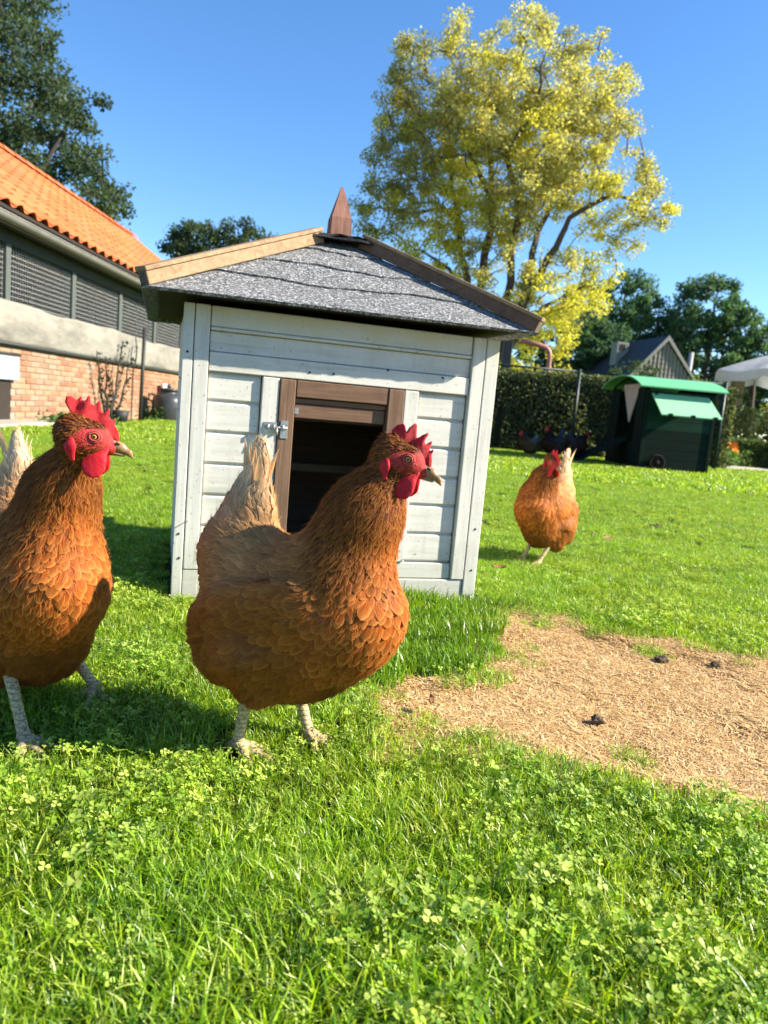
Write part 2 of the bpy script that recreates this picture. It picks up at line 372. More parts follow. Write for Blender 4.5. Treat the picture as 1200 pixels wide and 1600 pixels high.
    for x, z in ((0.006, 0.595), (0.006, 0.16), (0.010, 0.10), (0.785, 0.20), (0.786, 0.085), (0.36, 0.577), (0.30, 0.575), (0.65, 0.595), (0.50, 0.60), (0.52, 0.475)):
        y = -0.0145 if (x < .03 or x > .7) else (-0.0095 if z < .602 else -0.0015)
        if z < .5 and x > .3 and x < .6: y = 0.0015
        MB().lathe([(0.0, 0.0018), (0.0022, 0.0014), (0.0030, 0.0004), (0.0030, -0.001)], 8).obj('nail_head', M['felt'], h).matrix_local = Matrix.Translation((x, y, z)) @ Matrix.Rotation(rad(90), 4, 'X')
    for x, z in ((0.022, 0.19), (0.612, 0.125)):
        MB().tube([(x, -0.012, z), (x, -0.026, z + 0.001), (x + 0.004, -0.030, z + 0.006)], 0.0013, 6).obj('bent_nail', M['steel'], h)
    # sides, back, inside
    for (x0, x1) in ((0.0, 0.012), (0.788, 0.80)):
        z = 0.0; k = 0
        while z < 0.70:
            bx('side_plank', wh if False else M['white_h'], h, x0, x1, 0.0125, D, z, min(z + 0.088, 0.706), 0.002); z += 0.09
    z = 0.0
    while z < 0.70:
        bx('back_plank', M['white_h'], h, 0.014, 0.786, D - 0.012, D, z, min(z + 0.088, 0.706), 0.002); z += 0.09
    inn = wood('inner_boards', (0.075, 0.050, 0.033), (0.13, 0.09, 0.06), (0.06, 1, 1))
    bx('perch', inn, h, 0.021, 0.779, 0.30, 0.33, 0.30, 0.325, 0.003); bx('inner_rail', inn, h, 0.021, 0.779, 0.56, 0.588, 0.425, 0.445, 0.002)
    bx('floor_panel', inn, h, 0.014, 0.786, 0.022, D - 0.014, 0.05, 0.065, 0)
    bx('inner_wall', inn, h, 0.014, 0.786, D - 0.030, D - 0.014, 0.066, 0.70, 0)
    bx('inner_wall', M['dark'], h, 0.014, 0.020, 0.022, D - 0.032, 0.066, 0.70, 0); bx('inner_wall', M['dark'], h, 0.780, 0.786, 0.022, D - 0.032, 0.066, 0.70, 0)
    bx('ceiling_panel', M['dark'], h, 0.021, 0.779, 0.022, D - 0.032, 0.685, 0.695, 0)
    apex = shingle_roof(h, W, D, 0.082, 0.722, 0.415, 0.31, 0.965)
    # felt cap: two ragged layers, and the finial
    a = apex
    for k, (w, z, rz) in enumerate(((0.115, -0.008, 0.05), (0.095, 0.003, -0.12))):
        V = []; N = 24; rnd = random.Random(k)
        for lay in (0, 1):
            for i in range(N):
                ang = 2 * math.pi * i / N + rz; s = w / max(abs(math.cos(ang)), abs(math.sin(ang))) if True else w; s = min(s, w * 1.3) * rnd.uniform(0.96, 1.04)
                V.append((a.x + s * math.cos(ang), a.y + s * math.sin(ang) * 0.8, a.z + z - 0.012 * (s / w) ** 2 * 0.6 + rnd.uniform(-.002, .003) + (0.0 if lay else 0.006)))
        V += [(a.x, a.y, a.z + z + 0.008), (a.x, a.y, a.z + z + 0.001)]
        Fc = [(i, (i + 1) % N, 2 * N) for i in range(N)] + [((i + 1) % N + N, i + N, 2 * N + 1) for i in range(N)] + [(i, i + N, (i + 1) % N + N, (i + 1) % N) for i in range(N)]
        MB().add(V, Fc).obj('roof_cap', M['felt'], h)
    zb = a.z + 0.006; w = 0.030
    f = MB().add([(a.x + sx * w, a.y + sy * w, zb) for sx, sy in ((-1, -1), (1, -1), (1, 1), (-1, 1))] + [(a.x + sx * w * .93, a.y + sy * w * .93, zb + 0.052) for sx, sy in ((-1, -1), (1, -1), (1, 1), (-1, 1))]
                 + [(a.x + sx * .003, a.y + sy * .003, zb + 0.140) for sx, sy in ((-1, -1), (1, -1), (1, 1), (-1, 1))],
                 [(0, 3, 2, 1)] + [(i + 4 * k, (i + 1) % 4 + 4 * k, (i + 1) % 4 + 4 * k + 4, i + 4 * k + 4) for k in (0, 1) for i in range(4)] + [(8, 9, 10, 11)]).obj('finial', M['finial'], h)
nest_house()

# ------------------------------------------------------------------ the barn on the left
def barn():
    XW = -4.12; Y0, Y1 = 4.9, 18.4; ZB, ZT = 0.845, 1.275
    b = thing('barn', 'low brick barn with orange pantile roof and wire mesh openings above a pale band', 'barn', (0, 0, 0))
    mt = simple('mortar', (0.27, 0.22, 0.17), 0.95, 0.2, 30, 0.3)
    bx('wall_core', mt, b, XW - 0.2, XW - 0.012, Y0, Y1, 0, ZB, 0)
    def brickm():
        t = NT('brick'); oi = t.n('ShaderNodeObjectInfo'); g = t.n('ShaderNodeNewGeometry')
        r = t.math('FRACT', t.math('ADD', oi.outputs['Random'], t.n('ShaderNodeNewGeometry').outputs['Random Per Island']))
        c = t.ramp(r, [(0.0, (0.25, 0.105, 0.055)), (0.35, (0.33, 0.155, 0.08)), (0.7, (0.38, 0.20, 0.11)), (1.0, (0.30, 0.20, 0.13))])
        n = t.noise(t.coord('World'), 1.3, 4, 0.6); n2 = t.noise(t.coord('World'), 45, 4, 0.7)
        c = t.mix(t.ramp(n, [(0.5, 0), (0.75, 0.6)]), c, (0.34, 0.29, 0.23)); c = t.mix(t.ramp(n2, [(0.4, 0.0), (0.8, 0.5)]), c, (0.22, 0.15, 0.11))
        t.base(c); t.set(rough=0.9, spec=0.15); t.bump(n2, 0.5, 0.005); return t.m
    bm_ = brickm(); BL, BH, J = 0.205, 0.052, 0.011
    bme = MB().box(-0.02, 0.0, 0, BL, 0, BH, 0.003).me('brick', bm_)
    rows = int(ZB / (BH + J)) + 1; cand = []
    rest = MB(); rnd = random.Random(5)
    for r in range(rows):
        z = 0.004 + r * (BH + J)
        if z + BH > ZB - 0.002: continue
        y = Y0 + (0 if r % 2 else -0.108)
        while y < Y1 - BL:
            if y >= Y0: cand.append((y, z))
            y += BL + J
    cand = [c for c in cand if not (c[0] < 8.02 and c[1] < 0.46 and c[0] > 7.0)]
    vis = [c for c in cand if 7.75 <= c[0] <= 13.5]; vis.sort(); near = set(vis[:299])
    for c in cand:
        dx = rnd.uniform(-0.003, 0.003)
        if c in near:
            o = link('brick', bme, b); o.location = (XW + dx, c[0], c[1])
        else: rest.box(XW - 0.02, XW + dx, c[0], c[0] + BL, c[1], c[1] + BH, 0.002)
    rest.obj('brickwork', bm_, b, kind='stuff')
    # pale weathered canvas band with a dark pipe below
    t = NT('canvas_band'); v = t.coord('World', (1, 0.35, 1)); n = t.noise(v, 3.5, 5, 0.65); n2 = t.noise(v, 40, 3, 0.6)
    c = t.ramp(n, [(0.3, (0.13, 0.12, 0.10)), (0.5, (0.225, 0.21, 0.175)), (0.75, (0.29, 0.275, 0.23))]); c = t.mix(t.ramp(n2, [(0.6, 0), (0.8, 0.4)]), c, (0.28, 0.26, 0.2))
    t.base(c); t.set(rough=0.8, spec=0.2); t.bump(t.noise(v, 6, 3, 0.5), 0.6, 0.05)
    NY, NZ = 180, 10; V = []
    for side in (0, 1):
        for i in range(NY + 1):
            y = Y0 + (Y1 - Y0) * i / NY
            sag = 0.018 * math.sin(y * 1.9) + 0.010 * math.sin(y * 5.3 + 1)
            for j in range(NZ + 1):
                u = j / NZ; z = ZB + 0.012 + (ZT - ZB + sag * 0.8) * u
                x = XW + 0.022 + (0.028 + 0.008 * math.sin(y * 3.1)) * math.sin(math.pi * min(1, u * 1.05)) ** 0.8 + 0.004 * math.sin(y * 17 + z * 9)
                V.append((x if side == 0 else XW + 0.004, y, z))
    q = lambda i, j, s: s * (NY + 1) * (NZ + 1) + i * (NZ + 1) + j
    Fc = [(q(i, j, 0), q(i + 1, j, 0), q(i + 1, j + 1, 0), q(i, j + 1, 0)) for i in range(NY) for j in range(NZ)]
    Fc += [(q(i, NZ, 0), q(i + 1, NZ, 0), q(i + 1, NZ, 1), q(i, NZ, 1)) for i in range(NY)] + [(q(i, 0, 0), q(i, 0, 1), q(i + 1, 0, 1), q(i + 1, 0, 0)) for i in range(NY)]
    MB().add(V, Fc).obj('canvas_band', t.m, b, smooth=True)
    dk = simple('dark_grey_paint', (0.026, 0.030, 0.027), 0.5, 0.3, 12)
    MB().tube([(XW + 0.035, Y0, ZB), (XW + 0.035, Y1, ZB)], 0.022, 8).obj('band_rail', dk, b, smooth=True)
    bx('sill_beam', dk, b, XW - 0.16, XW - 0.005, Y0, Y1, ZB + 0.002, ZT - 0.03, 0.004)
    ZO = 1.86
    bx('top_beam', dk, b, XW - 0.16, XW + 0.0, Y0, Y1, ZO, ZO + 0.14, 0.004)
    pl = simple('post_grey', (0.085, 0.095, 0.085), 0.6, 0.25, 20)
    ws = simple('wire', (0.42, 0.42, 0.40), 0.5, 0.2, 5, metal=0.4)
    ys = [Y0 + 0.06, 6.32, 7.92, 9.52, 11.12, 12.72, 14.30, 15.9, 17.5, Y1 - 0.03]
    for y in ys: bx('post', pl if y < 17 else dk, b, XW - 0.11, XW + 0.01, y - 0.05, y + 0.05, ZT - 0.028, ZO - 0.002, 0.004)
    for a, c in zip(ys[:-1], ys[1:]):
        m = MB(); n = max(2, int((c - a - 0.12) / 0.052)); x = XW - 0.03
        for i in range(n + 1):
            y = a + 0.06 + (c - a - 0.12) * i / n; m.box(x - 0.0022, x + 0.0022, y - 0.0022, y + 0.0022, ZT - 0.02, ZO - 0.005)
        for k in range(11):
            z = ZT + 0.02 + k * 0.052; m.box(x + 0.0024, x + 0.0072, a + 0.055, c - 0.055, z - 0.0026, z + 0.0026)
        m.obj('wire_mesh', ws, b)
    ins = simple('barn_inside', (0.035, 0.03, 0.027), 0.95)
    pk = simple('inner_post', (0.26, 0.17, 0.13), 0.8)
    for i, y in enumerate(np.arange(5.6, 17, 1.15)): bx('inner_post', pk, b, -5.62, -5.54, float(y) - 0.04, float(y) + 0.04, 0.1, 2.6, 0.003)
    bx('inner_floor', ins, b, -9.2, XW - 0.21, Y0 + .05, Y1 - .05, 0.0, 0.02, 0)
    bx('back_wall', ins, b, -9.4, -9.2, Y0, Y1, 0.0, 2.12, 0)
    # gutter
    gm = simple('gutter_zinc', (0.20, 0.19, 0.165), 0.5, 0.3, 6, metal=0.2)
    gx, gz, gr = -3.875, 2.045, 0.062; V = []; N = 10
    for y in (Y0, Y1):
        for k in range(N + 1):
            a = math.pi + math.pi * k / N; V.append((gx + gr * math.cos(a), y, gz + gr * math.sin(a)))
        for k in range(N, -1, -1):
            a = math.pi + math.pi * k / N; V.append((gx + (gr - .004) * math.cos(a), y, gz + (gr - .004) * math.sin(a)))
    n2_ = 2 * (N + 1); MB().add(V, [(k, (k + 1) % n2_, (k + 1) % n2_ + n2_, k + n2_) for k in range(n2_)]).obj('gutter', gm, b, smooth=True)
    MB().tube([(gx + gr, Y0, gz + 0.002), (gx + gr, Y1, gz + 0.002)], 0.008, 6).obj('gutter_bead', gm, b, smooth=True)
    bx('eave_board', gm, b, -3.975, -3.945, Y0, Y1, 1.99, 2.125, 0.002)
    bx('soffit', dk, b, XW - 0.1, -3.976, Y0, Y1, 2.003, 2.018, 0)
    # roof: pantiles in rows, each tile its own piece
    ex, ez, rx, rz_ = -3.865, 2.125, -6.50, 3.975
    sl = Vector((rx - ex, 0, rz_ - ez)); SL = sl.length; sl.normalize(); nn = Vector((0.5, 0, 1)); nn = (nn - sl * nn.dot(sl)).normalized()
    TW, TLn, EXP = 0.262, 0.36, SL / 11
    def tilem():
        t = NT('orange_clay_tile'); oi = t.n('ShaderNodeObjectInfo'); r = t.math('FRACT', t.math('ADD', oi.outputs['Random'], t.n('ShaderNodeNewGeometry').outputs['Random Per Island']))
        n = t.noise(t.coord('World'), 0.8, 4, 0.6); n2 = t.noise(t.coord('World'), 50, 3, 0.6)
        c = t.ramp(r, [(0, (0.42, 0.090, 0.022)), (0.5, (0.50, 0.115, 0.030)), (0.93, (0.54, 0.15, 0.045)), (1, (0.34, 0.095, 0.035))])
        c = t.mix(t.ramp(n, [(0.42, 0), (0.7, 0.6)]), c, (0.36, 0.12, 0.065)); c = t.mix(t.ramp(n2, [(0.5, 0), (0.8, 0.35)]), c, (0.28, 0.09, 0.04))
        t.base(c); t.set(rough=0.75, spec=0.25); return t.m
    tm = tilem(); N = 8
    def tile_geo(o, m):
        V = []
        for lay in (0, 1):
            for s in (0.0, 1.0):
                for k in range(N + 1):
                    u = k / N; h = 0.030 * math.cos(2 * math.pi * (u - 0.30)) * (1.0 if True else 0) + 0.028
                    V.append(Vector((0, 0, 0)) + sl * (s * TLn) + Vector((0, 1, 0)) * (u * (TW + 0.02)) + nn * (h + (0.020 * (1 - s)) - 0.014 * lay))
        q = lambda l, s, k: l * 2 * (N + 1) + s * (N + 1) + k
        Fc = [(q(0, 0, k), q(0, 0, k + 1), q(0, 1, k + 1), q(0, 1, k)) for k in range(N)] + [(q(1, 0, k), q(1, 1, k), q(1, 1, k + 1), q(1, 0, k + 1)) for k in range(N)] + [(q(0, 0, k), q(1, 0, k), q(1, 0, k + 1), q(0, 0, k + 1)) for k in range(N)]
        return m.add([v + o for v in V], Fc)
    tme = tile_geo(Vector((0, 0, 0)), MB()).me('tile', tm, True); rest = MB(); cnt = 0; rnd = random.Random(8)
    cells = [(Y0 + i * TW, k) for i in range(int((Y1 - Y0) / TW)) for k in range(11)]
    vis = sorted([c for c in cells if c[0] > 6.4 - 0.12 * 0 + 0.0], key=lambda c: c[0] + c[1] * 0.1)[:298]; near = set(vis)
    for c in cells:
        o = Vector((ex, c[0], ez)) + sl * (c[1] * EXP) + Vector((0, 0, rnd.uniform(-.003, .003)))
        if c in near: t_ = link('roof_tile', tme, b); t_.location = o
        else: tile_geo(o, rest)
    rest.obj('roof_tiles', tm, b, smooth=True, kind='stuff')
    rt = MB()
    for i in range(int((Y1 - Y0) / 0.36)):
        y = Y0 + i * 0.36
        V = []; 
        for (yy, s) in ((y, 1.12), (y + 0.40, 0.98)):
            for k in range(7):
                a = math.pi * k / 6; V.append((rx + 0.11 * s * math.cos(a), yy, rz_ - 0.0 + 0.085 * s * math.sin(a) + 0.03))
        rt = MB().add(V, [(k, k + 1, k + 8, k + 7) for k in range(6)])
        rt.obj('ridge_tile', tm, b, smooth=True)
    MB().add([(ex, Y0, ez - .03), (ex, Y1, ez - .03), (rx, Y1, rz_ - .03), (rx, Y0, rz_ - .03), (ex, Y0, ez), (ex, Y1, ez), (rx, Y1, rz_), (rx, Y0, rz_)],
             [(0, 1, 2, 3), (4, 7, 6, 5), (0, 4, 5, 1), (2, 6, 7, 3), (0, 3, 7, 4), (1, 5, 6, 2)]).obj('roof_deck', M['dark'], b)
    MB().add([(rx, Y0, rz_), (rx, Y1, rz_), (-9.5, Y1, 2.0), (-9.5, Y0, 2.0)], [(0, 1, 2, 3)]).obj('rear_roof', tm, b)
    for y in (Y0, Y1): MB().add([(XW, y, 0), (-9.4, y, 0), (-9.4, y, 2.12), (rx, y, rz_ + .03), (-4.0, y, 2.08), (XW, y, 1.9)], [(0, 1, 2, 3, 4, 5)]).obj('gable_wall', bm_, b)
    # hatch with pale flap over a dark opening
    hm = simple('hatch_paint', (0.27, 0.32, 0.33), 0.6, 0.15, 10)
    bx('hatch_flap', hm, b, XW + 0.003, XW + 0.05, 7.05, 8.10, 0.47, 0.72, 0.004)
    bx('hatch_frame', dk, b, XW + 0.003, XW + 0.05, 7.05, 8.14, 0.725, 0.75, 0.003)
    bx('hatch_opening', M['dark'], b, XW - 0.010, XW + 0.004, 7.03, 8.01, 0.03, 0.462, 0.0)
    cm = simple('old_concrete', (0.36, 0.32, 0.26), 0.9, 0.25, 12, 0.4)
    for i in range(7):
        y = 5.6 + i * 0.605; k = bx('kerb_slab', cm, None, XW + 0.005, XW + 0.42, y, y + 0.595, -0.02, 0.045 + 0.004 * (i % 2), 0.008)
        props(k, kind='structure')
barn()

# ------------------------------------------------------------------ leaves, trees, hedges
def leaf_mat(name, base, tint=0.45, rough=0.5):
    t = NT(name); a = t.attr('col').outputs['Color']; t.base(a); t.set(rough=rough, spec=0.25)
    t.translucent(t.mix(1.0, a, (1.5, 1.5, 0.8), 'MULTIPLY'), tint); return t.m
LEAF = leaf_mat('leaf', None)
LEAF_Y = leaf_mat('leaf_yellow', None, 0.55)
def leaf_cards(centers, size, col, mat, name, rs, flat=0.0, droop=0.0, asp=0.6):
    """small pointed leaf faces (two triangles each, folded along the midrib) at the given centres"""
    n = len(centers); d = rs.normal(size=(n, 3)); d[:, 2] -= droop; d /= np.linalg.norm(d, axis=1)[:, None]
    u = rs.normal(size=(n, 3)); u[:, 2] += flat * 3; s = np.cross(d, u); s /= np.linalg.norm(s, axis=1)[:, None] + 1e-9; nn = np.cross(s, d)
    L = size * rs.uniform(0.65, 1.35, n)[:, None]; w = L * asp * 0.5
    V = np.stack([centers - d * L * .5, centers + s * w + nn * w * .35, centers + d * L * .5, centers - s * w + nn * w * .35], 1).reshape(-1, 3)
    i = np.arange(n) * 4; Q = np.concatenate([np.stack([i, i + 1, i + 2], 1), np.stack([i, i + 2, i + 3], 1)])
    return fast_mesh(name, V, Q, mat, False, cols={'col': np.repeat(col, 4, 0)})
def bark(name, c): return simple(name, c, 0.9, 0.4, 3, 0.5, kind='World')
BARK = bark('bark_dark', (0.085, 0.068, 0.052)); BARK2 = bark('bark_grey', (0.05, 0.042, 0.035))
def tree(name, label, base, limbs, lobes, ncl, nleaf, crad, size, palette, seed, group=None, mat=None, barkm=None, gap=0.0, colfn=None, twig=0.03, anchor_z=1.0):
    """limbs: [(points, r0, r1)] in world metres relative to base; lobes: ellipsoids (c, r) relative to base"""
    rs = np.random.RandomState(seed); rnd = random.Random(seed)
    t = thing(name, label, 'tree', base, 0, group)
    lob = [(np.array(c, float), np.array(r, float)) for c, r in lobes]; wts = np.array([np.prod(r) ** (2 / 3) for c, r in lob]); wts /= wts.sum()
    P = []; tries = 0; md = crad * 0.75
    while len(P) < ncl and tries < ncl * 40:
        tries += 1; c, r = lob[rs.choice(len(lob), p=wts)]; v = rs.normal(size=3); v /= np.linalg.norm(v); q = c + r * v * rs.uniform(0.35, 1.0) ** 0.45
        if q[2] < 0.3: continue
        if vnoise(np.array([[q[0] * .9 + q[1] * .4, q[2] * .9]]), 1.0 / max(crad, .3) * 0.45, seed)[0] < gap: continue
        if P and np.min(np.sum((np.array(P) - q) ** 2, 1)) < (md * (0.6 if tries > ncl * 15 else 1)) ** 2: continue
        P.append(q)
    P = np.array(P)
    mb = MB(); nodes = []
    for pts, r0, r1 in limbs:
        pts = [Vector(p) for p in pts]; sp = []
        for i in range(len(pts) - 1):
            for k in range(4): sp.append(pts[i].lerp(pts[i + 1], k / 4) + Vector((rnd.uniform(-1, 1), rnd.uniform(-1, 1), 0)) * r0 * 0.35)
        sp.append(pts[-1]); rr = [r0 + (r1 - r0) * i / (len(sp) - 1) for i in range(len(sp))]
        mb.tube(sp, rr, 7); nodes += [(p, r) for p, r in zip(sp, rr) if p.z > anchor_z]
    mb.obj('trunk', barkm or BARK, t, smooth=True)
    NP = np.array([tuple(n[0]) for n in nodes]); br = MB(); nodes2 = list(NP)
    order = np.argsort([np.min(np.sum((NP - q) ** 2, 1)) for q in P])
    for qi in order:
        q = P[qi]; A = np.array(nodes2); dd = np.linalg.norm(A - q, axis=1) + 0.35 * np.maximum(0, A[:, 2] - q[2] + 0.2) * 2
        a = A[np.argmin(dd)]; L = np.linalg.norm(q - a)
        if L < 0.05: continue
        m = (a + q) / 2 + np.array([rnd.uniform(-.12, .12), rnd.uniform(-.12, .12), 0.12]) * L
        br.tube([a, (a * .75 + m * .5 + q * -.25) if False else a * .5 + m * .5, m, m * .4 + q * .6, q], [twig * (0.6 + L * .25), twig * .8, twig * .65, twig * .5, twig * .3], 4, False)
        nodes2 += [m, q]
    br.obj('branches', barkm or BARK, t, smooth=True, kind='stuff')
    per = np.maximum(8, (nleaf * rs.uniform(0.5, 1.5, len(P))).astype(int)); cid = np.repeat(np.arange(len(P)), per)
    v = rs.normal(size=(len(cid), 3)); v /= np.linalg.norm(v, axis=1)[:, None]; rr = crad * rs.uniform(0.7, 1.3, len(P))[cid, None] * rs.uniform(0, 1, (len(cid), 1)) ** 0.5
    ctr = P[cid] + v * rr * np.array([1, 1, 0.75])
    pal = np.array(palette); w = rs.rand(len(P)); base_c = colfn(P, rs) if colfn else pal[rs.randint(0, len(pal), len(P))]
    col = base_c[cid] * rs.uniform(0.7, 1.3, (len(cid), 1)); sw = rs.rand(len(cid)) < 0.25; col[sw] = pal[rs.randint(0, len(pal), sw.sum())]
    link('crown', leaf_cards(ctr, size, np.clip(col, 0, 1), mat or LEAF, 'crown', rs, droop=0.3), t, kind='stuff')
    return t
YB = np.array([[2.7, 6.3], [3.4, 5.2], [1.9, 4.6], [-2.4, 5.8], [-1.6, 6.9], [2.9, 7.4], [1.6, 3.4], [-1.7, 8.0], [3.2, 5.6], [0.2, 8.8]])
def yellow_cols(P, rs):
    pal_b = np.array([(0.50, 0.48, 0.07), (0.58, 0.54, 0.11), (0.44, 0.43, 0.08)]); pal_d = np.array([(0.38, 0.37, 0.17), (0.46, 0.44, 0.20), (0.32, 0.32, 0.17), (0.49, 0.46, 0.18)])
    out = pal_d[rs.randint(0, 4, len(P))]
    d = np.min(np.linalg.norm(P[:, None, [0, 2]] - YB[None], axis=2) / np.array([.75, 1.0, .8, 1.0, .8, .7, .9, .6, .7, .6]), axis=1)
    b = (d < 1.0) | (rs.rand(len(P)) < 0.12); out[b] = pal_b[rs.randint(0, 3, b.sum())]
    left = (P[:, 0] < -2.8) & ~b; out[left] = np.array((0.26, 0.265, 0.155)) * rs.uniform(0.8, 1.2, (left.sum(), 1)); return out
tree('yellow_tree', 'tall tree with loose yellow and olive crown and dark forking limbs', (3.1, 25, 0), [
    ([(0.1, -0.3, -0.1), (-0.08, 0.0, 2.48), (-0.62, 0.5, 4.36), (-0.3, 1.0, 7.39), (-0.62, 1.5, 9.57), (0.02, 2.0, 11.45), (-0.02, 2.5, 13.0)], 0.21, 0.03),
    ([(0.2, 0.1, 0.0), (0.35, 0.3, 2.6), (0.32, 0.0, 5.79), (0.3, -0.5, 7.45), (-0.34, -1.0, 8.57), (0.41, -1.5, 9.74), (0.36, -1.8, 10.94)], 0.18, 0.03),
    ([(0.35, -0.1, 2.3), (0.9, 0.0, 5.0), (1.0, 0.0, 6.24), (1.61, 0.5, 8.23), (2.22, 1.0, 10.24), (2.36, 1.2, 11.6)], 0.15, 0.03),
    ([(-0.15, -0.1, 2.3), (-0.9, 0.0, 4.2), (-1.29, 0.0, 5.66), (-1.55, 0.5, 7.16), (-2.0, 1.0, 8.89), (-2.5, 1.3, 10.4)], 0.16, 0.03),
    ([(0.45, 0.2, 3.4), (1.56, 0.0, 5.9), (1.94, -0.5, 7.0), (3.12, -0.8, 7.74), (4.3, -0.8, 7.5)], 0.14, 0.03),
    ([(-1.41, 0.3, 6.72), (-2.1, 0.0, 7.09), (-2.9, 0.3, 6.95), (-3.8, 0.4, 7.0)], 0.08, 0.025),
    ([(-0.5, 0.3, 3.6), (-1.71, 0.0, 5.22), (-2.61, -0.3, 5.64)], 0.10, 0.03),
    ([(0.35, -0.3, 2.6), (1.52, 0.0, 4.27), (2.62, 0.3, 4.96)], 0.11, 0.03),
    ([(-0.56, 0.8, 7.85), (-1.73, 0.3, 9.56), (-2.02, -0.2, 11.04)], 0.09, 0.025)],
    [((-0.48, 0, 11.1), (2.5, 2.5, 2.2)), ((-0.05, 0, 9.12), (3.25, 3.0, 2.6)), ((-2.39, 0, 10.0), (2.0, 2.06, 2.2)), ((-3.2, 0, 8.46), (1.4, 1.52, 1.9)), ((1.84, 0, 10.2), (2.0, 2.06, 2.3)),
     ((2.89, 0, 8.58), (1.8, 1.84, 2.0)), ((4.65, 0, 7.66), (0.8, 0.76, 0.6)), ((4.0, 0, 6.8), (0.6, 0.54, 0.6)), ((2.21, 0, 4.84), (1.6, 1.5, 1.15)), ((-2.39, 0, 5.77), (1.15, 1.1, 0.95)),
     ((-1.13, 0, 7.66), (2.6, 2.3, 1.9)), ((-3.95, 0, 6.74), (1.1, 0.9, 0.95)), ((0.6, 0, 5.21), (2.3, 1.8, 1.4)), ((1.64, 0, 3.46), (0.95, 0.9, 0.85)), ((3.06, 0, 5.62), (0.85, 0.8, 0.75)), ((-3.6, 0, 11.5), (0.6, 0.5, 0.6))],
    860, 150, 0.38, 0.092, [(0.45, 0.38, 0.05), (0.32, 0.29, 0.06), (0.55, 0.45, 0.06)], 11, mat=LEAF_Y, gap=0.22, colfn=yellow_cols)
DK = [(0.045, 0.075, 0.038), (0.065, 0.10, 0.048), (0.085, 0.115, 0.055), (0.050, 0.080, 0.048)]
def dark_tree(label, x, y, h, lobes, ncl, nleaf, crad, size, seed, pal=DK, group=None, name='leafy_tree', gap=0.12, twig=0.03):
    k = h / 10
    lim = [([(0, 0, -0.1), (0.1, 0, h * .3), (0.0, 0.1, h * .6), (0.2, 0, h * .92)], 0.30 * k + .05, 0.04)]
    rs = np.random.RandomState(seed)
    for c, r in lobes: lim.append(([(0, 0, h * .25), (c[0] * .45, c[1] * .5, c[2] * .7), (c[0] * .9, c[1] * .9, c[2])], 0.13 * k + .02, 0.03))
    return tree(name, label, (x, y, 0), lim, lobes, ncl, nleaf, crad, size, pal, seed, group=group, barkm=BARK2, gap=gap, twig=twig)
# behind the barn, upper left
dark_tree('tall dark green tree rising behind the orange barn roof', -11.6, 21, 12,
          [((-0.4, 0, 10.2), (2.0, 2.0, 2.6)), ((0.3, 0, 8.3), (2.2, 2.2, 2.2)), ((1.2, 0, 7.2), (2.0, 2.0, 1.5)), ((2.6, 0, 7.75), (0.7, 0.8, 0.5)), ((2.1, 0, 5.6), (2.05, 1.8, 1.2)), ((3.2, 0, 5.2), (1.0, 1.0, 0.75)), ((-1.5, 0, 6.5), (2.2, 2, 2.2)), ((-3, 0, 9), (2, 2, 2))],
          430, 110, 0.42, 0.12, 21, gap=0.10)
dark_tree('round dark green tree between barn roof and nest house roof', -8.9, 34, 8.6,
          [((0.0, 0, 6.6), (1.6, 1.6, 1.5)), ((-1.0, 0, 6.9), (0.9, 1.0, 1.0)), ((1.5, 0, 7.0), (1.4, 1.4, 1.2)), ((3.1, 0, 6.6), (1.5, 1.2, 1.1)), ((4.3, 0, 6.3), (1.2, 1.2, 0.9)), ((0.5, 0, 5.0), (2.6, 2, 1.5))],
          230, 90, 0.42, 0.16, 22)
dark_tree('small dark green tree crown just left of the roof finial', -4.5, 36, 8.4, [((0, 0, 6.9), (1.5, 1.4, 0.9)), ((0.5, 0, 7.9), (0.5, 0.5, 0.55)), ((1.6, 0, 6.2), (1.5, 1.2, 1.0))], 80, 90, 0.4, 0.16, 23)
GR = [(0.055, 0.115, 0.065), (0.075, 0.15, 0.075), (0.095, 0.165, 0.065), (0.045, 0.095, 0.060)]
dark_tree('broad dark green tree behind the tile-hung gable, left of its twin', 16.2, 56, 12.2, [((0, 0, 9.4), (2.9, 2.5, 2.4)), ((-2.3, 0, 7.9), (2.0, 2, 1.8)), ((1.8, 0, 8.2), (2.0, 2, 2.0)), ((3.6, 0, 6.6), (2.0, 2, 2.0)), ((-1.5, 0, 5.0), (3.3, 2.5, 2.4)), ((2.0, 0, 5.0), (2.4, 2.5, 2.4))], 300, 95, 0.6, 0.24, 24, GR, twig=.05)
dark_tree('domed dark green tree right of the gable, above the white parasol', 22.4, 55, 12.2, [((-0.3, 0, 9.7), (2.7, 2.5, 2.4)), ((1.9, 0, 8.2), (2.0, 2, 1.7)), ((-2.2, 0, 7.6), (1.8, 2, 2.0)), ((3.6, 0, 6.2), (2.0, 2, 2.0)), ((0.3, 0, 5.0), (3.6, 2.5, 2.8))], 300, 95, 0.6, 0.24, 25, GR, twig=.05)
dark_tree('dark green tree at the right edge of the view behind the parasol', 28.6, 56, 10, [((-1.0, 0, 6.9), (2.6, 2.5, 2.6)), ((1.9, 0, 8.2), (2.4, 2, 2.0)), ((0.8, 0, 3.4), (3.6, 2.5, 2.4)), ((-3.4, 0, 4.4), (2.6, 2, 2.2))], 260, 95, 0.6, 0.24, 26, GR, twig=.05)
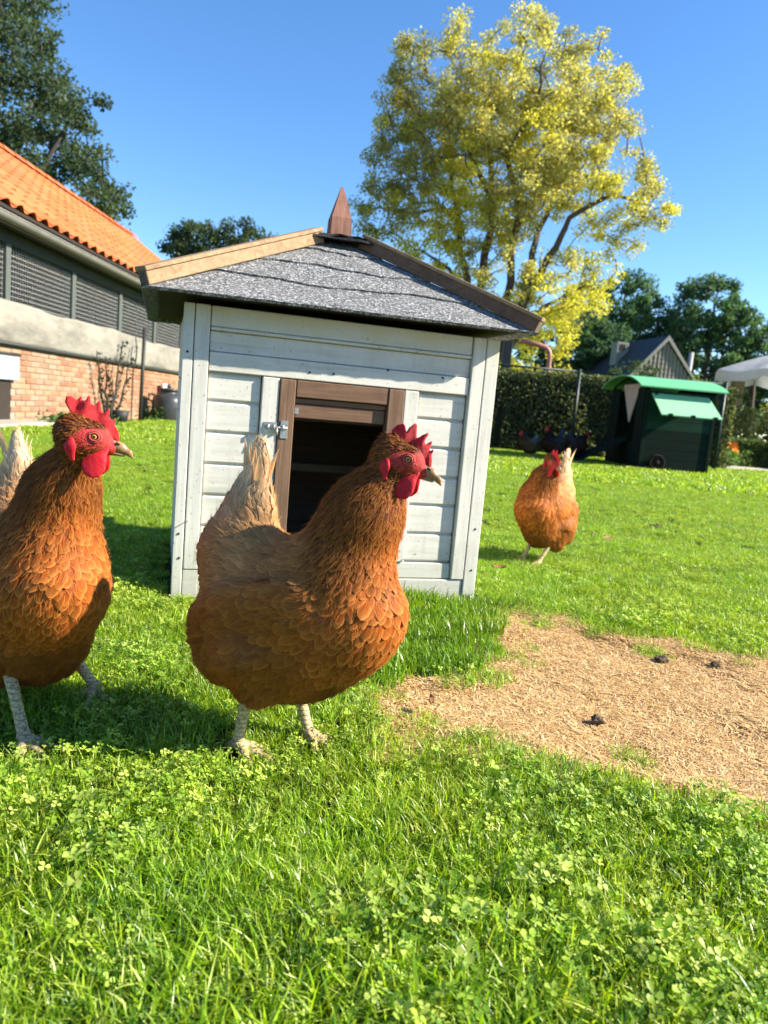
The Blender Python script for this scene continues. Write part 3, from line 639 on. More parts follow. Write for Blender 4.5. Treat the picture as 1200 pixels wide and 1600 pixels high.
dark_tree('dark bushy tree filling the gap under the yellow crown', 11.4, 52, 9.5, [((0, 0, 6.3), (3.0, 1.5, 2.6)), ((-3.6, 0, 4.6), (2.6, 1.5, 2.3)), ((2.6, 0, 5.4), (2.4, 1.5, 2.6)), ((0.6, 0, 2.6), (4.6, 1.5, 2.1))], 260, 95, 0.55, 0.22, 27, GR, twig=.05)

def hedge(name, label, x0, x1, y0, y1, h, n, size, pal, seed, cat='hedge', light=0.0, rz=0.0):
    rs = np.random.RandomState(seed); t = thing(name, label, cat, ((x0 + x1) / 2, (y0 + y1) / 2, 0), rz)
    W, D = (x1 - x0) / 2, (y1 - y0) / 2
    bx('hedge_core', simple('hedge_twigs', (0.018, 0.020, 0.010), 0.95), t, -W + .1, W - .1, -D + .1, D - .1, 0, h - .12, 0.03)
    a = rs.rand(n); fr = rs.rand(n); P = np.empty((n, 3)); P[:, 0] = rs.uniform(-W, W, n); P[:, 1] = rs.uniform(-D, D, n); P[:, 2] = rs.uniform(0.02, h, n)
    face = rs.choice(4, n, p=[0.56, 0.26, 0.09, 0.09]); dep = np.abs(rs.normal(0, 0.06, n))
    P[face == 0, 1] = -D + dep[face == 0]; P[face == 1, 2] = h - dep[face == 1]; P[face == 2, 0] = -W + dep[face == 2]; P[face == 3, 0] = W - dep[face == 3]
    bumpv = (vnoise(P[:, [0, 2]] + P[:, [1, 0]] * .3, 2.2, seed) - 0.5) * 0.16
    P[:, 1] += np.where(face == 0, bumpv, 0); P[:, 2] += np.where(face == 1, bumpv, 0)
    keep = vnoise(P[:, [0, 2]], 5.5, seed + 1) > 0.22; P = P[keep]
    pal = np.array(pal); col = pal[rs.randint(0, len(pal), len(P))] * rs.uniform(.7, 1.35, (len(P), 1))
    link('foliage', leaf_cards(P, size, np.clip(col, 0, 1), LEAF, 'foliage', rs, flat=0.15), t, kind='stuff'); return t
HG = [(0.07, 0.09, 0.035), (0.11, 0.135, 0.055), (0.17, 0.185, 0.085), (0.05, 0.07, 0.03)]
hedge('hedge', 'long clipped dark green hedge behind the wire fence right of the nest house', 0.2, 5.6, 12.3, 13.4, 1.34, 30000, 0.055, HG, 31)
BX = [(0.05, 0.08, 0.025), (0.08, 0.12, 0.03), (0.10, 0.15, 0.04)]
hedge('box_hedge', 'low dark clipped box hedge block beside the orange flowers', 6.75, 7.75, 14.6, 15.6, 0.52, 6000, 0.05, BX, 32)
hedge('box_hedge', 'low lighter clipped box hedge block at the right edge beside the path', 7.9, 9.6, 14.2, 15.4, 0.50, 6000, 0.05, [(0.12, 0.17, 0.04), (0.16, 0.21, 0.05)], 33)
SH = [(0.20, 0.22, 0.08), (0.14, 0.17, 0.06), (0.26, 0.27, 0.11), (0.10, 0.13, 0.05)]
def shrub(label, x, y, w, h, seed, pal=SH, n=60, size=0.09, cat='shrub', name='garden_shrub'):
    lobes = [((0, 0, h * .55), (w * .5, w * .4, h * .45)), ((-w * .25, 0, h * .35), (w * .35, w * .3, h * .33)), ((w * .25, 0, h * .4), (w * .35, w * .3, h * .35))]
    t = tree(name, label, (x, y, 0), [([(0, 0, -0.03), (0.05, 0, h * .3), (0.1, 0, h * .7)], 0.04, 0.015), ([(0, 0, 0), (-0.2, 0, h * .3), (-.3, 0, h * .6)], 0.03, 0.01)], lobes, n, 85, 0.26, size, pal, seed, twig=.012, anchor_z=0.1)
    t['category'] = cat; return t
shrub('pale yellow green shrub behind the green coop, left of the wooden post', 7.3, 17.2, 1.6, 1.75, 41)
shrub('pale garden shrub right of the wooden post under the parasol', 10.2, 19.5, 2.2, 1.5, 42)
shrub('dark rounded shrub low behind the box hedge at the right edge', 9.3, 17.0, 1.5, 1.0, 43, [(0.05, 0.08, 0.04), (0.07, 0.10, 0.05)])
shrub('light green shrub behind the trailer roof end at the path bend', 8.6, 21.5, 2.4, 2.1, 44, [(0.16, 0.22, 0.07), (0.22, 0.27, 0.10)], 80)
shrub('tall bright yellow-green bush beneath the yellow tree beyond the hedge', 3.6, 18.5, 2.6, 2.35, 45, [(0.36, 0.34, 0.05), (0.20, 0.24, 0.05), (0.45, 0.40, 0.05)], 90)
shrub('dark green bush beyond the hedge under the roof eave', 6.4, 20.0, 2.6, 2.3, 46, [(0.04, 0.07, 0.035), (0.06, 0.09, 0.04)], 80)

# ------------------------------------------------------------------ fence, posts, far house, parasol
def fence():
    t = thing('wire_fence', 'dark green metal fence with thin rail and wire netting before the hedge', 'fence', (0, 0, 0))
    dk = simple('fence_green', (0.012, 0.028, 0.022), 0.45, 0.2, 10); wr = simple('fence_wire', (0.03, 0.05, 0.04), 0.5)
    X = [0.55, 2.80, 5.05]
    for x in X: MB().tube([(x, 11.55, -0.1), (x, 11.55, 1.37)], 0.028, 8).obj('fence_post', dk, t, smooth=True)
    for a, b in zip(X[:-1], X[1:]):
        MB().tube([(a, 11.55, 1.335), (b, 11.55, 1.335)], 0.017, 6).obj('fence_rail', dk, t, smooth=True)
        m = MB()
        for k in range(int((b - a) / 0.10)): m.box(a + .05 + k * .1 - .0012, a + .05 + k * .1 + .0012, 11.552, 11.5544, 0.03, 1.32)
        for k in range(13): m.box(a, b, 11.5556, 11.558, 0.06 + k * .1, 0.0624 + k * .1)
        m.obj('wire_netting', wr, t)
fence()
def misc_far():
    dk = simple('dark_post', (0.03, 0.035, 0.035), 0.7)
    p = MB().box(1.93, 2.09, 13.9, 14.06, -0.1, 2.35, 0.006).obj('garden_post', dk); props(p, 'thick dark post rising from the hedge just right of the roof eave', 'post')
    cp = simple('reddish_pipe', (0.40, 0.17, 0.13), 0.45, 0.3, 10)
    p = MB().tube([(2.2, 13.75, 1.95), (2.55, 13.75, 1.90), (2.68, 13.75, 1.87), (2.74, 13.75, 1.80), (2.76, 13.75, 1.70), (2.74, 13.75, 0.0)], 0.045, 8).obj('garden_pipe', cp, smooth=True); props(p, 'bent reddish pipe standing above the hedge top beside the dark post', 'pipe')
    # house with tile-hung gable
    h = thing('far_house', 'dark roofed house with grey tile-hung gable beyond the green coop', 'house', (15.85, 45, 0), rad(10))
    hw, L, ez, az = 2.75, 9.0, 2.95, 6.15
    wl = simple('far_wall', (0.18, 0.13, 0.10), 0.9); rt = simple('dark_roof_tiles', (0.035, 0.038, 0.048), 0.6, 0.3, 12); gt = simple('gable_tile', (0.17, 0.155, 0.145), 0.8, 0.35, 3, kind='World')
    bx('house_wall', wl, h, -hw, hw, 0.05, L, 0, ez, 0)
    th = 0.12
    for s in (-1, 1):
        MB().add([(0, -.15, az), (s * (hw + .3), -.15, ez - .33), (s * (hw + .3), L + .2, ez - .33), (0, L + .2, az), (0, -.15, az + th), (s * (hw + .3), -.15, ez - .33 + th), (s * (hw + .3), L + .2, ez - .33 + th), (0, L + .2, az + th)],
                 [(0, 1, 2, 3), (4, 5, 6, 7), (0, 1, 5, 4), (2, 3, 7, 6), (1, 2, 6, 5), (0, 3, 7, 4)]).obj('roof_slope', rt, h)
        MB().add([(0, -.19, az + th + .02), (s * (hw + .32), -.19, ez - .2), (s * (hw + .32), -.15, ez - .2), (0, -.15, az + th + .02), (0, -.19, az - .16), (s * (hw + .32), -.19, ez - .40), (s * (hw + .32), -.15, ez - .40), (0, -.15, az - .16)],
                 [(0, 1, 2, 3), (4, 5, 6, 7), (0, 1, 5, 4), (2, 3, 7, 6), (1, 2, 6, 5)]).obj('verge_board', simple('verge_grey', (0.22, 0.205, 0.19), 0.7), h)
    MB().add([(-hw, 0.04, ez - .1), (hw, 0.04, ez - .1), (0, 0.04, az - .05)], [(0, 1, 2)]).obj('gable_backing', wl, h)
    tw = 0.26; tm = MB().add([(x, y, z) for y, zz in ((0.0, 0), (0.03, 0.30)) for z in (zz,) for x in (0,)], []) if False else None
    prof = [(0, 0.0), (.05, -.045), (.12, -.06), (.19, -.045), (.25, 0.0)]
    me = MB().add([(x, y, 0) for x, y in prof] + [(x, y + .03, .34) for x, y in prof], [(k, k + 1, k + 6, k + 5) for k in range(4)] + [(0, 5, 9, 4)]).me('gable_tile', gt)
    z = ez - .05
    while z < az - .35:
        wv = hw * (az - z - .2) / (az - ez); n = int(wv / tw)
        for i in range(-n, n):
            o = link('gable_tile', me, h); o.location = (i * tw + 0.005, 0.0, z)
        z += 0.29
    bx('chimney', simple('chimney_pale', (0.22, 0.22, 0.205), 0.8), h, -1.45, -0.65, 3.4, 4.2, 4.0, 6.05, 0.02)
    bx('chimney_opening', M['dark'], h, -1.25, -0.90, 3.38, 3.3995, 5.55, 5.9, 0)
    p = MB().tube([(0, 0, 0), (0.05, 0, 5.6)], 0.16, 8).obj('flue_pipe', simple('flue_white', (0.30, 0.30, 0.29), 0.6), None, smooth=True); p.location = (17.9, 46.5, 0); props(p, 'pale pipe standing just right of the tile-hung gable', 'pipe')
    # parasol
    u = thing('parasol', 'large white garden parasol at the right edge above the path', 'parasol', (8.95, 17.2, 0))
    t = NT('parasol_cloth'); n = t.noise(t.coord('Object'), 3, 4, 0.6); t.base(t.mix(n, (0.52, 0.52, 0.50), (0.66, 0.66, 0.64))); t.set(rough=0.9, spec=0.1); t.translucent((0.8, 0.8, 0.78), 0.35); t.bump(n, .5, .05)
    R = 1.65; NS, NR = 48, 8; V = []
    for lay in (0, 1):
        for j in range(NR + 1):
            for i in range(NS):
                a = 2 * math.pi * i / NS; f = (a / (2 * math.pi / 8)) % 1; s = j / NR; rr = R * s * (1 - 0.05 * math.sin(math.pi * f))
                z = 2.62 - 0.55 * s ** 1.25 - 0.07 * s * math.sin(math.pi * f) - lay * 0.006
                V.append((rr * math.cos(a), rr * math.sin(a), z))
    q = lambda l, j, i: l * (NR + 1) * NS + j * NS + i % NS
    MB().add(V, [(q(l, j, i), q(l, j, i + 1), q(l, j + 1, i + 1), q(l, j + 1, i)) for l in (0, 1) for j in range(NR) for i in range(NS)]).obj('canopy', t.m, u, smooth=True)
    V = []
    for lay in (0, 1):
        for i in range(NS):
            a = 2 * math.pi * i / NS; f = (a / (2 * math.pi / 8)) % 1; rr = R * (1 - 0.05 * math.sin(math.pi * f)); z = 2.07 - 0.07 * math.sin(math.pi * f)
            V.append((rr * math.cos(a), rr * math.sin(a), z - lay * (0.16 + 0.05 * math.sin(math.pi * f))))
    MB().add(V, [(i, (i + 1) % NS, NS + (i + 1) % NS, NS + i) for i in range(NS)]).obj('valance', t.m, u, smooth=True)
    wd = simple('parasol_wood', (0.30, 0.22, 0.14), 0.7)
    MB().tube([(0, 0, 0), (0, 0, 2.7)], 0.03, 8).obj('pole', wd, u, smooth=True)
    for k in range(8):
        a = 2 * math.pi * k / 8; MB().tube([(0, 0, 2.58), (R * .97 * math.cos(a), R * .97 * math.sin(a), 2.04)], 0.010, 5).obj('rib', wd, u)
    MB().lathe([(0, 0), (.28, 0), (.28, .07), (.05, .10), (.05, .25)], 20).obj('base', dk, u)
    p = MB().box(-.13, .13, -.10, .10, -0.1, 1.9, 0.01).obj('wooden_post', simple('weathered_post', (0.30, 0.24, 0.18), 0.85, 0.3, 6)); p.location = (8.15, 18.0, 0); props(p, 'square tan wooden post standing under the left edge of the parasol', 'post')
    p = MB().tube([(0, 0, -.1), (.03, 0, 1.0), (-.03, .02, 2.2)], [.12, .09, .07], 8).obj('tree_trunk', BARK2, None, smooth=True); p.location = (8.95, 18.9, 0); props(p, 'thin dark tree stem under the parasol right of the wooden post', 'tree')
    # orange flowers
    f = thing('flower_clump', 'clump of bright orange flowers beside the low box hedge', 'flowers', (6.15, 14.0, 0))
    rs = np.random.RandomState(4); om = simple('orange_petal', (0.85, 0.28, 0.015), 0.6, 0.2, 20)
    P = rs.normal(0, 1, (900, 3)) * (.20, .14, .08) + (0, 0, .20); P[:, 2] = np.abs(P[:, 2]); link('foliage', leaf_cards(P, .09, np.tile((0.10, 0.17, 0.05), (900, 1)), LEAF, 'foliage', rs), f, kind='stuff')
    me = MB()
    for k in range(7):
        a = 2 * math.pi * k / 7; me.add([(0, 0, 0), (.035 * math.cos(a - .4), .035 * math.sin(a - .4), .012), (.055 * math.cos(a), .055 * math.sin(a), .005), (.035 * math.cos(a + .4), .035 * math.sin(a + .4), .012)], [(0, 1, 2, 3)])
    me = me.me('blossom', om)
    for k in range(46):
        o = link('blossom', me, f); o.location = (rs.uniform(-.36, .36), rs.uniform(-.16, .16), 0.36 + rs.uniform(-.07, .08)); o.rotation_euler = (rs.uniform(.2, 1.1), rs.uniform(-.5, .5), rs.uniform(-1, 1)); s = rs.uniform(.9, 1.4); o.scale = (s, s, s)
misc_far()

# ------------------------------------------------------------------ green mobile coop
def green_coop():
    g = thing('green_coop', 'dark green mobile chicken coop with curved light green roof and open green flap', 'hen house', (3.36, 10.03, 0), rad(3))
    dg = simple('coop_dark_green', (0.006, 0.036, 0.023), 0.7, 0.35, 6, spec=0.15); bk = simple('coop_black', (0.006, 0.015, 0.011), 0.8, 0.3, 6, spec=0.12); lg = simple('coop_light_green', (0.13, 0.42, 0.19), 0.5, 0.10, 3)
    W, D = 0.97, 1.32
    for k in range(8):
        z = 0.03 + k * 0.13; bx('front_board', dg if k > 3 else bk, g, 0.03, W - .03, 0, .02, z, z + .127, 0.003)
    for x in (0.0, W - .045): bx('corner_post', bk, g, x, x + .045, -.012, .04, 0, 1.10, 0.003)
    for x in (0.0, W - .045): bx('corner_post', bk, g, x, x + .045, D - .04, D + .01, 0, 1.10, 0.003)
    for k in range(8):
        z = 0.03 + k * 0.13; bx('side_board', dg, g, W - .02, W, .045, D - .045, z, z + .127, 0.003); bx('back_board', dg, g, .045, W - .045, D - .02, D, z, z + .127, 0.003)
    # open left end with arched frame
    bx('end_frame', bk, g, -.01, .02, .045, .30, 0.02, 1.10, 0.003); bx('end_frame', bk, g, -.01, .02, 1.0, D - .045, 0.02, 1.10, 0.003); bx('end_sill', bk, g, -.01, .02, .302, .998, .02, .36, .003)
    bx('floor_panel', bk, g, .03, W - .03, .03, D - .03, .30, .32, 0)
    pp = simple('pale_panel', (0.50, 0.44, 0.40), 0.8)
    MB().add([(.03, .98, 1.16), (.03, .34, 1.16), (.03, .62, .62), (.045, .98, 1.16), (.045, .34, 1.16), (.045, .62, .62)], [(0, 1, 2), (3, 5, 4), (0, 1, 4, 3), (1, 2, 5, 4), (2, 0, 3, 5)]).obj('pale_panel', pp, g)
    # curved roof
    N = 16; V = []
    for x in (-.14, W + .08):
        for lay in (0, 1):
            for k in range(N + 1):
                u = k / N; y = -.13 + (D + .26) * u; z = 1.115 + 0.165 * math.sin(math.pi * u) ** 0.8 - lay * .018; V.append((x, y, z))
    m = N + 1; Fc = [(k, k + 1, 2 * m + k + 1, 2 * m + k) for k in range(N)] + [(m + k, 3 * m + k, 3 * m + k + 1, m + k + 1) for k in range(N)]
    Fc += [(k, m + k, m + k + 1, k + 1) for k in range(N)] + [(2 * m + k, 2 * m + k + 1, 3 * m + k + 1, 3 * m + k) for k in range(N)] + [(0, 2 * m, 3 * m, m), (N, m + N, 3 * m + N, 2 * m + N)]
    MB().add(V, Fc).obj('curved_roof', lg, g, smooth=False)
    for x in (0.0, W - .02):
        V = []
        for xx in (x, x + .02):
            for k in range(N + 1):
                u = k / N; y = .0 + D * u; V.append((xx, y, 1.09 + 0.16 * math.sin(math.pi * (0.08 + .84 * u)) ** 0.8 - .02)); V.append((xx, y, 1.06 + (0.0 if x > 0 else 0.20 * math.sin(math.pi * u) ** .6)))
        a = 2 * (N + 1); Fc = [(2 * k, 2 * k + 1, 2 * k + 3, 2 * k + 2) for k in range(N)] + [(a + 2 * k, a + 2 * k + 2, a + 2 * k + 3, a + 2 * k + 1) for k in range(N)] + [(2 * k + 1, a + 2 * k + 1, a + 2 * k + 3, 2 * k + 3) for k in range(N)]
        MB().add(V, Fc).obj('roof_arch', bk, g)
    # flap hinged under the eave, propped open
    fl = MB().add([(.06, -.022, 1.03), (.84, -.022, 1.03), (.91, -.33, .755), (.10, -.33, .755)] + [(.06, -.016, 1.015), (.84, -.016, 1.015), (.91, -.324, .74), (.10, -.324, .74)],
                  [(0, 1, 2, 3), (4, 7, 6, 5), (0, 4, 5, 1), (1, 5, 6, 2), (2, 6, 7, 3), (3, 7, 4, 0)]).obj('flap', simple('flap_pale_green', (0.24, 0.52, 0.29), 0.6, 0.12, 5), g)
    for x in (.22, .52, .82): bx('hinge_clip', bk, fl, x - .025, x + .025, -.345, -.315, .735, .775, .003)
    for x in (.115, .875): bx('hinge_clip', bk, fl, x - .02, x + .02, -.05, -.01, 1.01, 1.045, .003)
    wm = simple('rusty_red', (0.016, 0.009, 0.007), 0.95, 0.4, 20)
    w = MB()
    w.lathe([(0.0, 0.02), (.03, .02), (.035, .0), (.075, 0.0), (.09, .02), (.105, .02), (.11, 0), (.105, -.03), (0, -.03)], 20)
    w = w.obj('wheel', wm, g, smooth=True); w.matrix_local = Matrix.Translation((.24, -.045, .115)) @ Matrix.Rotation(rad(90), 4, 'X')
    # ramp
    r = MB().add([(-.02, .42, .40), (-.02, .86, .40), (-.78, .72, .02), (-.78, .30, .02), (-.02, .42, .37), (-.02, .86, .37), (-.78, .72, -.01), (-.78, .30, -.01)], [(0, 1, 2, 3), (4, 7, 6, 5), (0, 3, 7, 4), (1, 5, 6, 2), (0, 4, 5, 1), (3, 2, 6, 7)]).obj('ramp', bk, g)
    for k in range(7):
        u = (k + .5) / 7; x = -.02 - .76 * u; z = .40 - .38 * u; y = .42 - .12 * u
        bx('ramp_slat', bk, r, x - .012, x + .012, y + .01, y + .43, z - .004, z + .014, .002)
green_coop()

# ------------------------------------------------------------------ things along the barn wall
def wall_things():
    dm = simple('dark_zinc', (0.055, 0.058, 0.062), 0.38, 0.35, 8, metal=0.3)
    c = thing('milk_churn', 'squat dark metal churn standing on the grass against the brick wall', 'churn', (-3.72, 12.35, 0))
    MB().lathe([(0, 0), (.25, 0), (.265, .03), (.265, .32), (.24, .40), (.17, .45), (.15, .455), (.15, .50), (.17, .505), (.17, .53), (0, .55)], 28).obj('body', dm, c, smooth=True)
    MB().lathe([(0, .545), (.03, .55), (.035, .60), (.0, .61)], 12).obj('lid_knob', dm, c, smooth=True)
    for s in (-1, 1): MB().tube([(s * .255, 0, .30), (s * .33, 0, .33), (s * .33, 0, .42), (s * .23, 0, .42)], .016, 8).obj('handle', dm, c, smooth=True)
    p = MB().tube([(-3.98, 11.75, -.1), (-3.96, 11.75, 1.42)], 0.03, 8).obj('drain_pole', simple('drain_black', (0.03, 0.032, 0.03), 0.5), smooth=True); props(p, 'thin dark upright pole in front of the brick wall and pale band', 'pole')
    v = thing('climbing_plant', 'bare dark climbing stems spreading up the brick wall of the barn', 'plant', (-4.06, 10.6, 0))
    rnd = random.Random(3); st = simple('vine_stem', (0.04, 0.035, 0.03), 0.9)
    for k, (dy, h) in enumerate(((-.55, .95), (-.25, .90), (.35, 1.15), (.85, 1.12), (.1, .6))):
        pts = [(0.02, .05 * k, 0)]
        for i in range(1, 10):
            u = i / 9; pts.append((.02 + rnd.uniform(0, .03), dy * u ** .6 + rnd.uniform(-.03, .03), h * u))
        MB().tube(pts, [.022 - .0016 * i for i in range(10)], 6).obj('stem', st, v, smooth=True)
    rs = np.random.RandomState(3); P = []
    for (dy, h) in ((-.55, .95), (-.25, .90), (.35, 1.15), (.85, 1.12)):
        for u in rs.uniform(.2, 1, 46): P.append((.05 + rs.uniform(0, .05), dy * u ** .6 + rs.normal(0, .035), h * u + rs.normal(0, .02)))
    P = np.array(P); link('leaves', leaf_cards(P, .06, np.tile((0.035, 0.045, 0.03), (len(P), 1)), LEAF, 'leaves', rs), v, kind='stuff')
    MB().lathe([(0, 0), (.10, 0), (.13, .16), (.12, .16), (.10, .13), (0, .13)], 16, .12, .18).obj('pot', simple('dark_pot', (0.03, 0.03, 0.032), .6), v, smooth=True)
    for (x, y, w, h, sd, lb) in ((-3.75, 8.9, .7, .13, 51, 'low green weed mound beside the concrete kerb at the barn wall'), (-3.85, 12.5, .5, .22, 52, 'tuft of green weeds at the foot of the thin dark pole')):
        rs = np.random.RandomState(sd); P = rs.normal(0, 1, (1500, 3)) * (w * .22, w * .42, h * .4); P[:, 2] = np.abs(P[:, 2])
        o = link('weed_clump', leaf_cards(P, .06, np.array([(0.07, 0.15, 0.03)]) * rs.uniform(.6, 1.4, (1500, 1)), LEAF, 'weed_clump', rs), None, label=lb, cat='weeds', kind=None); o.location = (x, y, 0)
    b = MB().box(-.02, .02, -.16, .16, 0, .62, .004).obj('grey_board', simple('grey_board', (0.42, 0.40, 0.36), .8)); b.location = (-3.98, 13.15, 0); b.rotation_euler = (0, rad(-6), 0); props(b, 'weathered grey board leaning on the wall right of the dark churn', 'board')
wall_things()

# ------------------------------------------------------------------ grass: blade and clover tufts scattered over the lawn (one uncountable cover)
def blade_tuft(name, n, rad_, hmin, hmax, wmin, wmax, rs, seg=4, lean=0.5, pal=None, broad=0.0):
    ang = rs.uniform(0, 2 * np.pi, n); r = rad_ * np.sqrt(rs.rand(n)); bx_, by_ = r * np.cos(ang), r * np.sin(ang)
    h = rs.uniform(hmin, hmax, n) * (0.6 + 0.4 * rs.rand(n)); w = rs.uniform(wmin, wmax, n) * 0.5
    la = rs.uniform(0, 2 * np.pi, n); ld = np.stack([np.cos(la), np.sin(la)], 1); ln = rs.uniform(0.08, lean, n) * h * 1.2
    sa = la + np.pi / 2 + rs.uniform(-.9, .9, n); sd_ = np.stack([np.cos(sa), np.sin(sa)], 1)
    V = []; K = seg
    for k in range(K):
        u = k / K; c = np.stack([bx_ + ld[:, 0] * ln * u ** 1.9, by_ + ld[:, 1] * ln * u ** 1.9, h * (u - 0.22 * (ln / h) * u ** 2.5)], 1)
        ww = w * (1 - u ** 2.6) * (0.75 + 0.5 * min(1, u * 3)); o = np.stack([sd_[:, 0] * ww, sd_[:, 1] * ww, np.zeros(n)], 1)
        V += [c - o, c + o]
    V.append(np.stack([bx_ + ld[:, 0] * ln, by_ + ld[:, 1] * ln, h * (1 - 0.22 * ln / h)], 1))
    V = np.stack(V, 1); m = V.shape[1]; V = V.reshape(-1, 3); b = np.arange(n)[:, None] * m; T = []
    for k in range(K - 1): T += [(2 * k, 2 * k + 1, 2 * k + 3), (2 * k, 2 * k + 3, 2 * k + 2)]
    T.append((2 * K - 2, 2 * K - 1, 2 * K)); Q = np.concatenate([b + np.array(t) for t in T])
    pal = np.array(pal); c = pal[rs.randint(0, len(pal), n)] * rs.uniform(.75, 1.25, (n, 1)); hv = np.tile(np.array([k / K for k in range(K) for _ in (0, 1)] + [1.0]), n)
    col = np.repeat(c, m, 0) * (1 + 0.0 * hv)[:, None]
    col = col + np.clip(0.25 - hv, 0, 1)[:, None] * np.array((0.02, 0.01, 0.0))
    return V, Q, np.clip(col, 0, 1)
def clover_tuft(n, rad_, rs, pal, size=0.0046):
    V, Q, Cc = [], [], []
    for i in range(n):
        a = rs.uniform(0, 2 * np.pi); r = rad_ * math.sqrt(rs.rand()); base = np.array([r * math.cos(a), r * math.sin(a), 0.0]); h = rs.uniform(.008, .030)
        top = base + np.array([rs.normal(0, .006), rs.normal(0, .006), h]); tilt = rs.normal(0, .35, 2); s = size * rs.uniform(.6, 1.3); rot = rs.uniform(0, 6.28); c = np.array(pal[rs.randint(len(pal))]) * rs.uniform(.75, 1.25)
        def put(p): 
            x, y, z = p; return top + np.array([x, y, z + x * tilt[0] + y * tilt[1]])
        k = len(V); V += [base - (.0006, 0, 0), base + (.0006, 0, 0), top]; Q.append((k, k + 1, k + 2)); Cc += [c] * 3
        for L in range(3):
            t = rot + L * 2.094; d = np.array([math.cos(t), math.sin(t)]); p = np.array([-d[1], d[0]]); up = rs.uniform(-.1, .5) * s; k = len(V)
            pts = [(0.05, 0, 0), (.55, .42, .5), (.92, .36, .7), (1.0, 0.0, .55), (.92, -.36, .7), (.55, -.42, .5)]
            for (u, v, w) in pts: q = d * u * s + p * v * s; V.append(put((q[0], q[1], w * up + abs(v) * s * .25)))
            for f in ((0, 1, 3), (1, 2, 3), (0, 3, 5), (3, 4, 5)): Q.append(tuple(k + j for j in f))
            Cc += [c * .95] + [c] * 5
    return np.array(V), np.array(Q), np.clip(np.array(Cc), 0, 1)
def grass_mat(name, tr=0.42, ro=0.38, sp=0.5):
    t = NT(name); a = t.attr('col').outputs['Color']; pos = t.coord('World')
    n = t.noise(pos, 1.6, 3, 0.55); n2 = t.noise(pos, 7, 3, 0.55)
    c = t.mix(t.ramp(n, [(0.42, 0), (0.68, 0.55)]), a, t.mix(1.0, a, (1.45, 1.15, 1.2), 'MULTIPLY'))
    c = t.mix(t.ramp(n2, [(0.3, 0.5), (0.55, 0.0)]), c, t.mix(1.0, a, (0.70, 0.85, 1.0), 'MULTIPLY'))
    r = t.n('ShaderNodeObjectInfo').outputs['Random']; c = t.mix(1.0, c, t.ramp(r, [(0, 0.8), (1, 1.2)]), 'MULTIPLY')
    t.base(c); t.set(rough=ro, spec=sp); t.translucent(t.mix(1.0, c, (1.6, 1.65, 0.4), 'MULTIPLY'), tr); return t.m
GM = grass_mat('grass_blade', 0.36); CM = grass_mat('clover_leaf', 0.3, 0.5, 0.3)
def straw_mat():
    t = NT('dry_straw'); t.base(t.attr('col').outputs['Color']); t.set(rough=0.6, spec=0.3); t.translucent(t.attr('col').outputs['Color'], 0.2); return t.m
SM = straw_mat()
def scatter(name, protos, P, Z, rotz, scl, idx, label=None):
    """one object: a point mesh whose points carry the tufts (geometry nodes)"""
    col = bpy.data.collections.new(name + '_tufts')
    for i, me in enumerate(protos):
        o = bpy.data.objects.new('%s_tuft_%02d' % (name, i), me); col.objects.link(o)
    n = len(P); me = bpy.data.meshes.new(name); me.vertices.add(n); me.vertices.foreach_set('co', np.column_stack([P, Z]).astype(np.float32).ravel())
    for nm, typ, dat in (('rz', 'FLOAT', rotz), ('sc', 'FLOAT', scl)):
        a = me.attributes.new(nm, typ, 'POINT'); a.data.foreach_set('value', np.ascontiguousarray(dat, np.float32))
    a = me.attributes.new('pick', 'INT', 'POINT'); a.data.foreach_set('value', np.ascontiguousarray(idx, np.int32))
    o = link(name, me, kind='stuff')
    if label: o['label'] = label
    g = bpy.data.node_groups.new(name, 'GeometryNodeTree'); g.interface.new_socket('Geometry', in_out='INPUT', socket_type='NodeSocketGeometry'); g.interface.new_socket('Geometry', in_out='OUTPUT', socket_type='NodeSocketGeometry')
    N = g.nodes; gi, go = N.new('NodeGroupInput'), N.new('NodeGroupOutput'); ip = N.new('GeometryNodeInstanceOnPoints'); ci = N.new('GeometryNodeCollectionInfo'); ci.inputs[0].default_value = col
    ci.inputs['Separate Children'].default_value = True; ci.inputs['Reset Children'].default_value = True
    def na(nm, dt):
        x = N.new('GeometryNodeInputNamedAttribute'); x.data_type = dt; x.inputs[0].default_value = nm; return next(s for s in x.outputs if s.enabled and s.name == 'Attribute')
    cx = N.new('ShaderNodeCombineXYZ'); l = g.links.new; l(na('rz', 'FLOAT'), cx.inputs[2])
    cs = N.new('ShaderNodeCombineXYZ'); s_ = na('sc', 'FLOAT'); [l(s_, cs.inputs[i]) for i in range(3)]
    l(gi.outputs[0], ip.inputs['Points']); l(ci.outputs[0], ip.inputs['Instance']); ip.inputs['Pick Instance'].default_value = True
    l(na('pick', 'INT'), ip.inputs['Instance Index']); l(cx.outputs[0], ip.inputs['Rotation']); l(cs.outputs[0], ip.inputs['Scale']); l(ip.outputs[0], go.inputs[0])
    md = o.modifiers.new('scatter', 'NODES'); md.node_group = g
    return o
def grid_pts(x0, x1, y0, y1, s, rs):
    X, Y = np.meshgrid(np.arange(x0, x1, s), np.arange(y0, y1, s)); P = np.stack([X.ravel(), Y.ravel()], 1); return P + rs.uniform(-.5, .5, P.shape) * s
def in_view(P, m=0.35): 
    return (np.abs(P[:, 0]) < P[:, 1] * 0.60 + m) & (P[:, 1] > 0.28)
def ground_z(P):
    near = np.clip((3.0 - P[:, 1]) / 0.6, 0, 1) * np.clip((2.3 - np.abs(P[:, 0] - 0.5)) / 0.5, 0, 1)
    return (vnoise(P, 9, 3) - 0.5) * 0.012 * near - 0.008 * np.clip(-patch_sd(P) / 0.06, 0, 1) * near
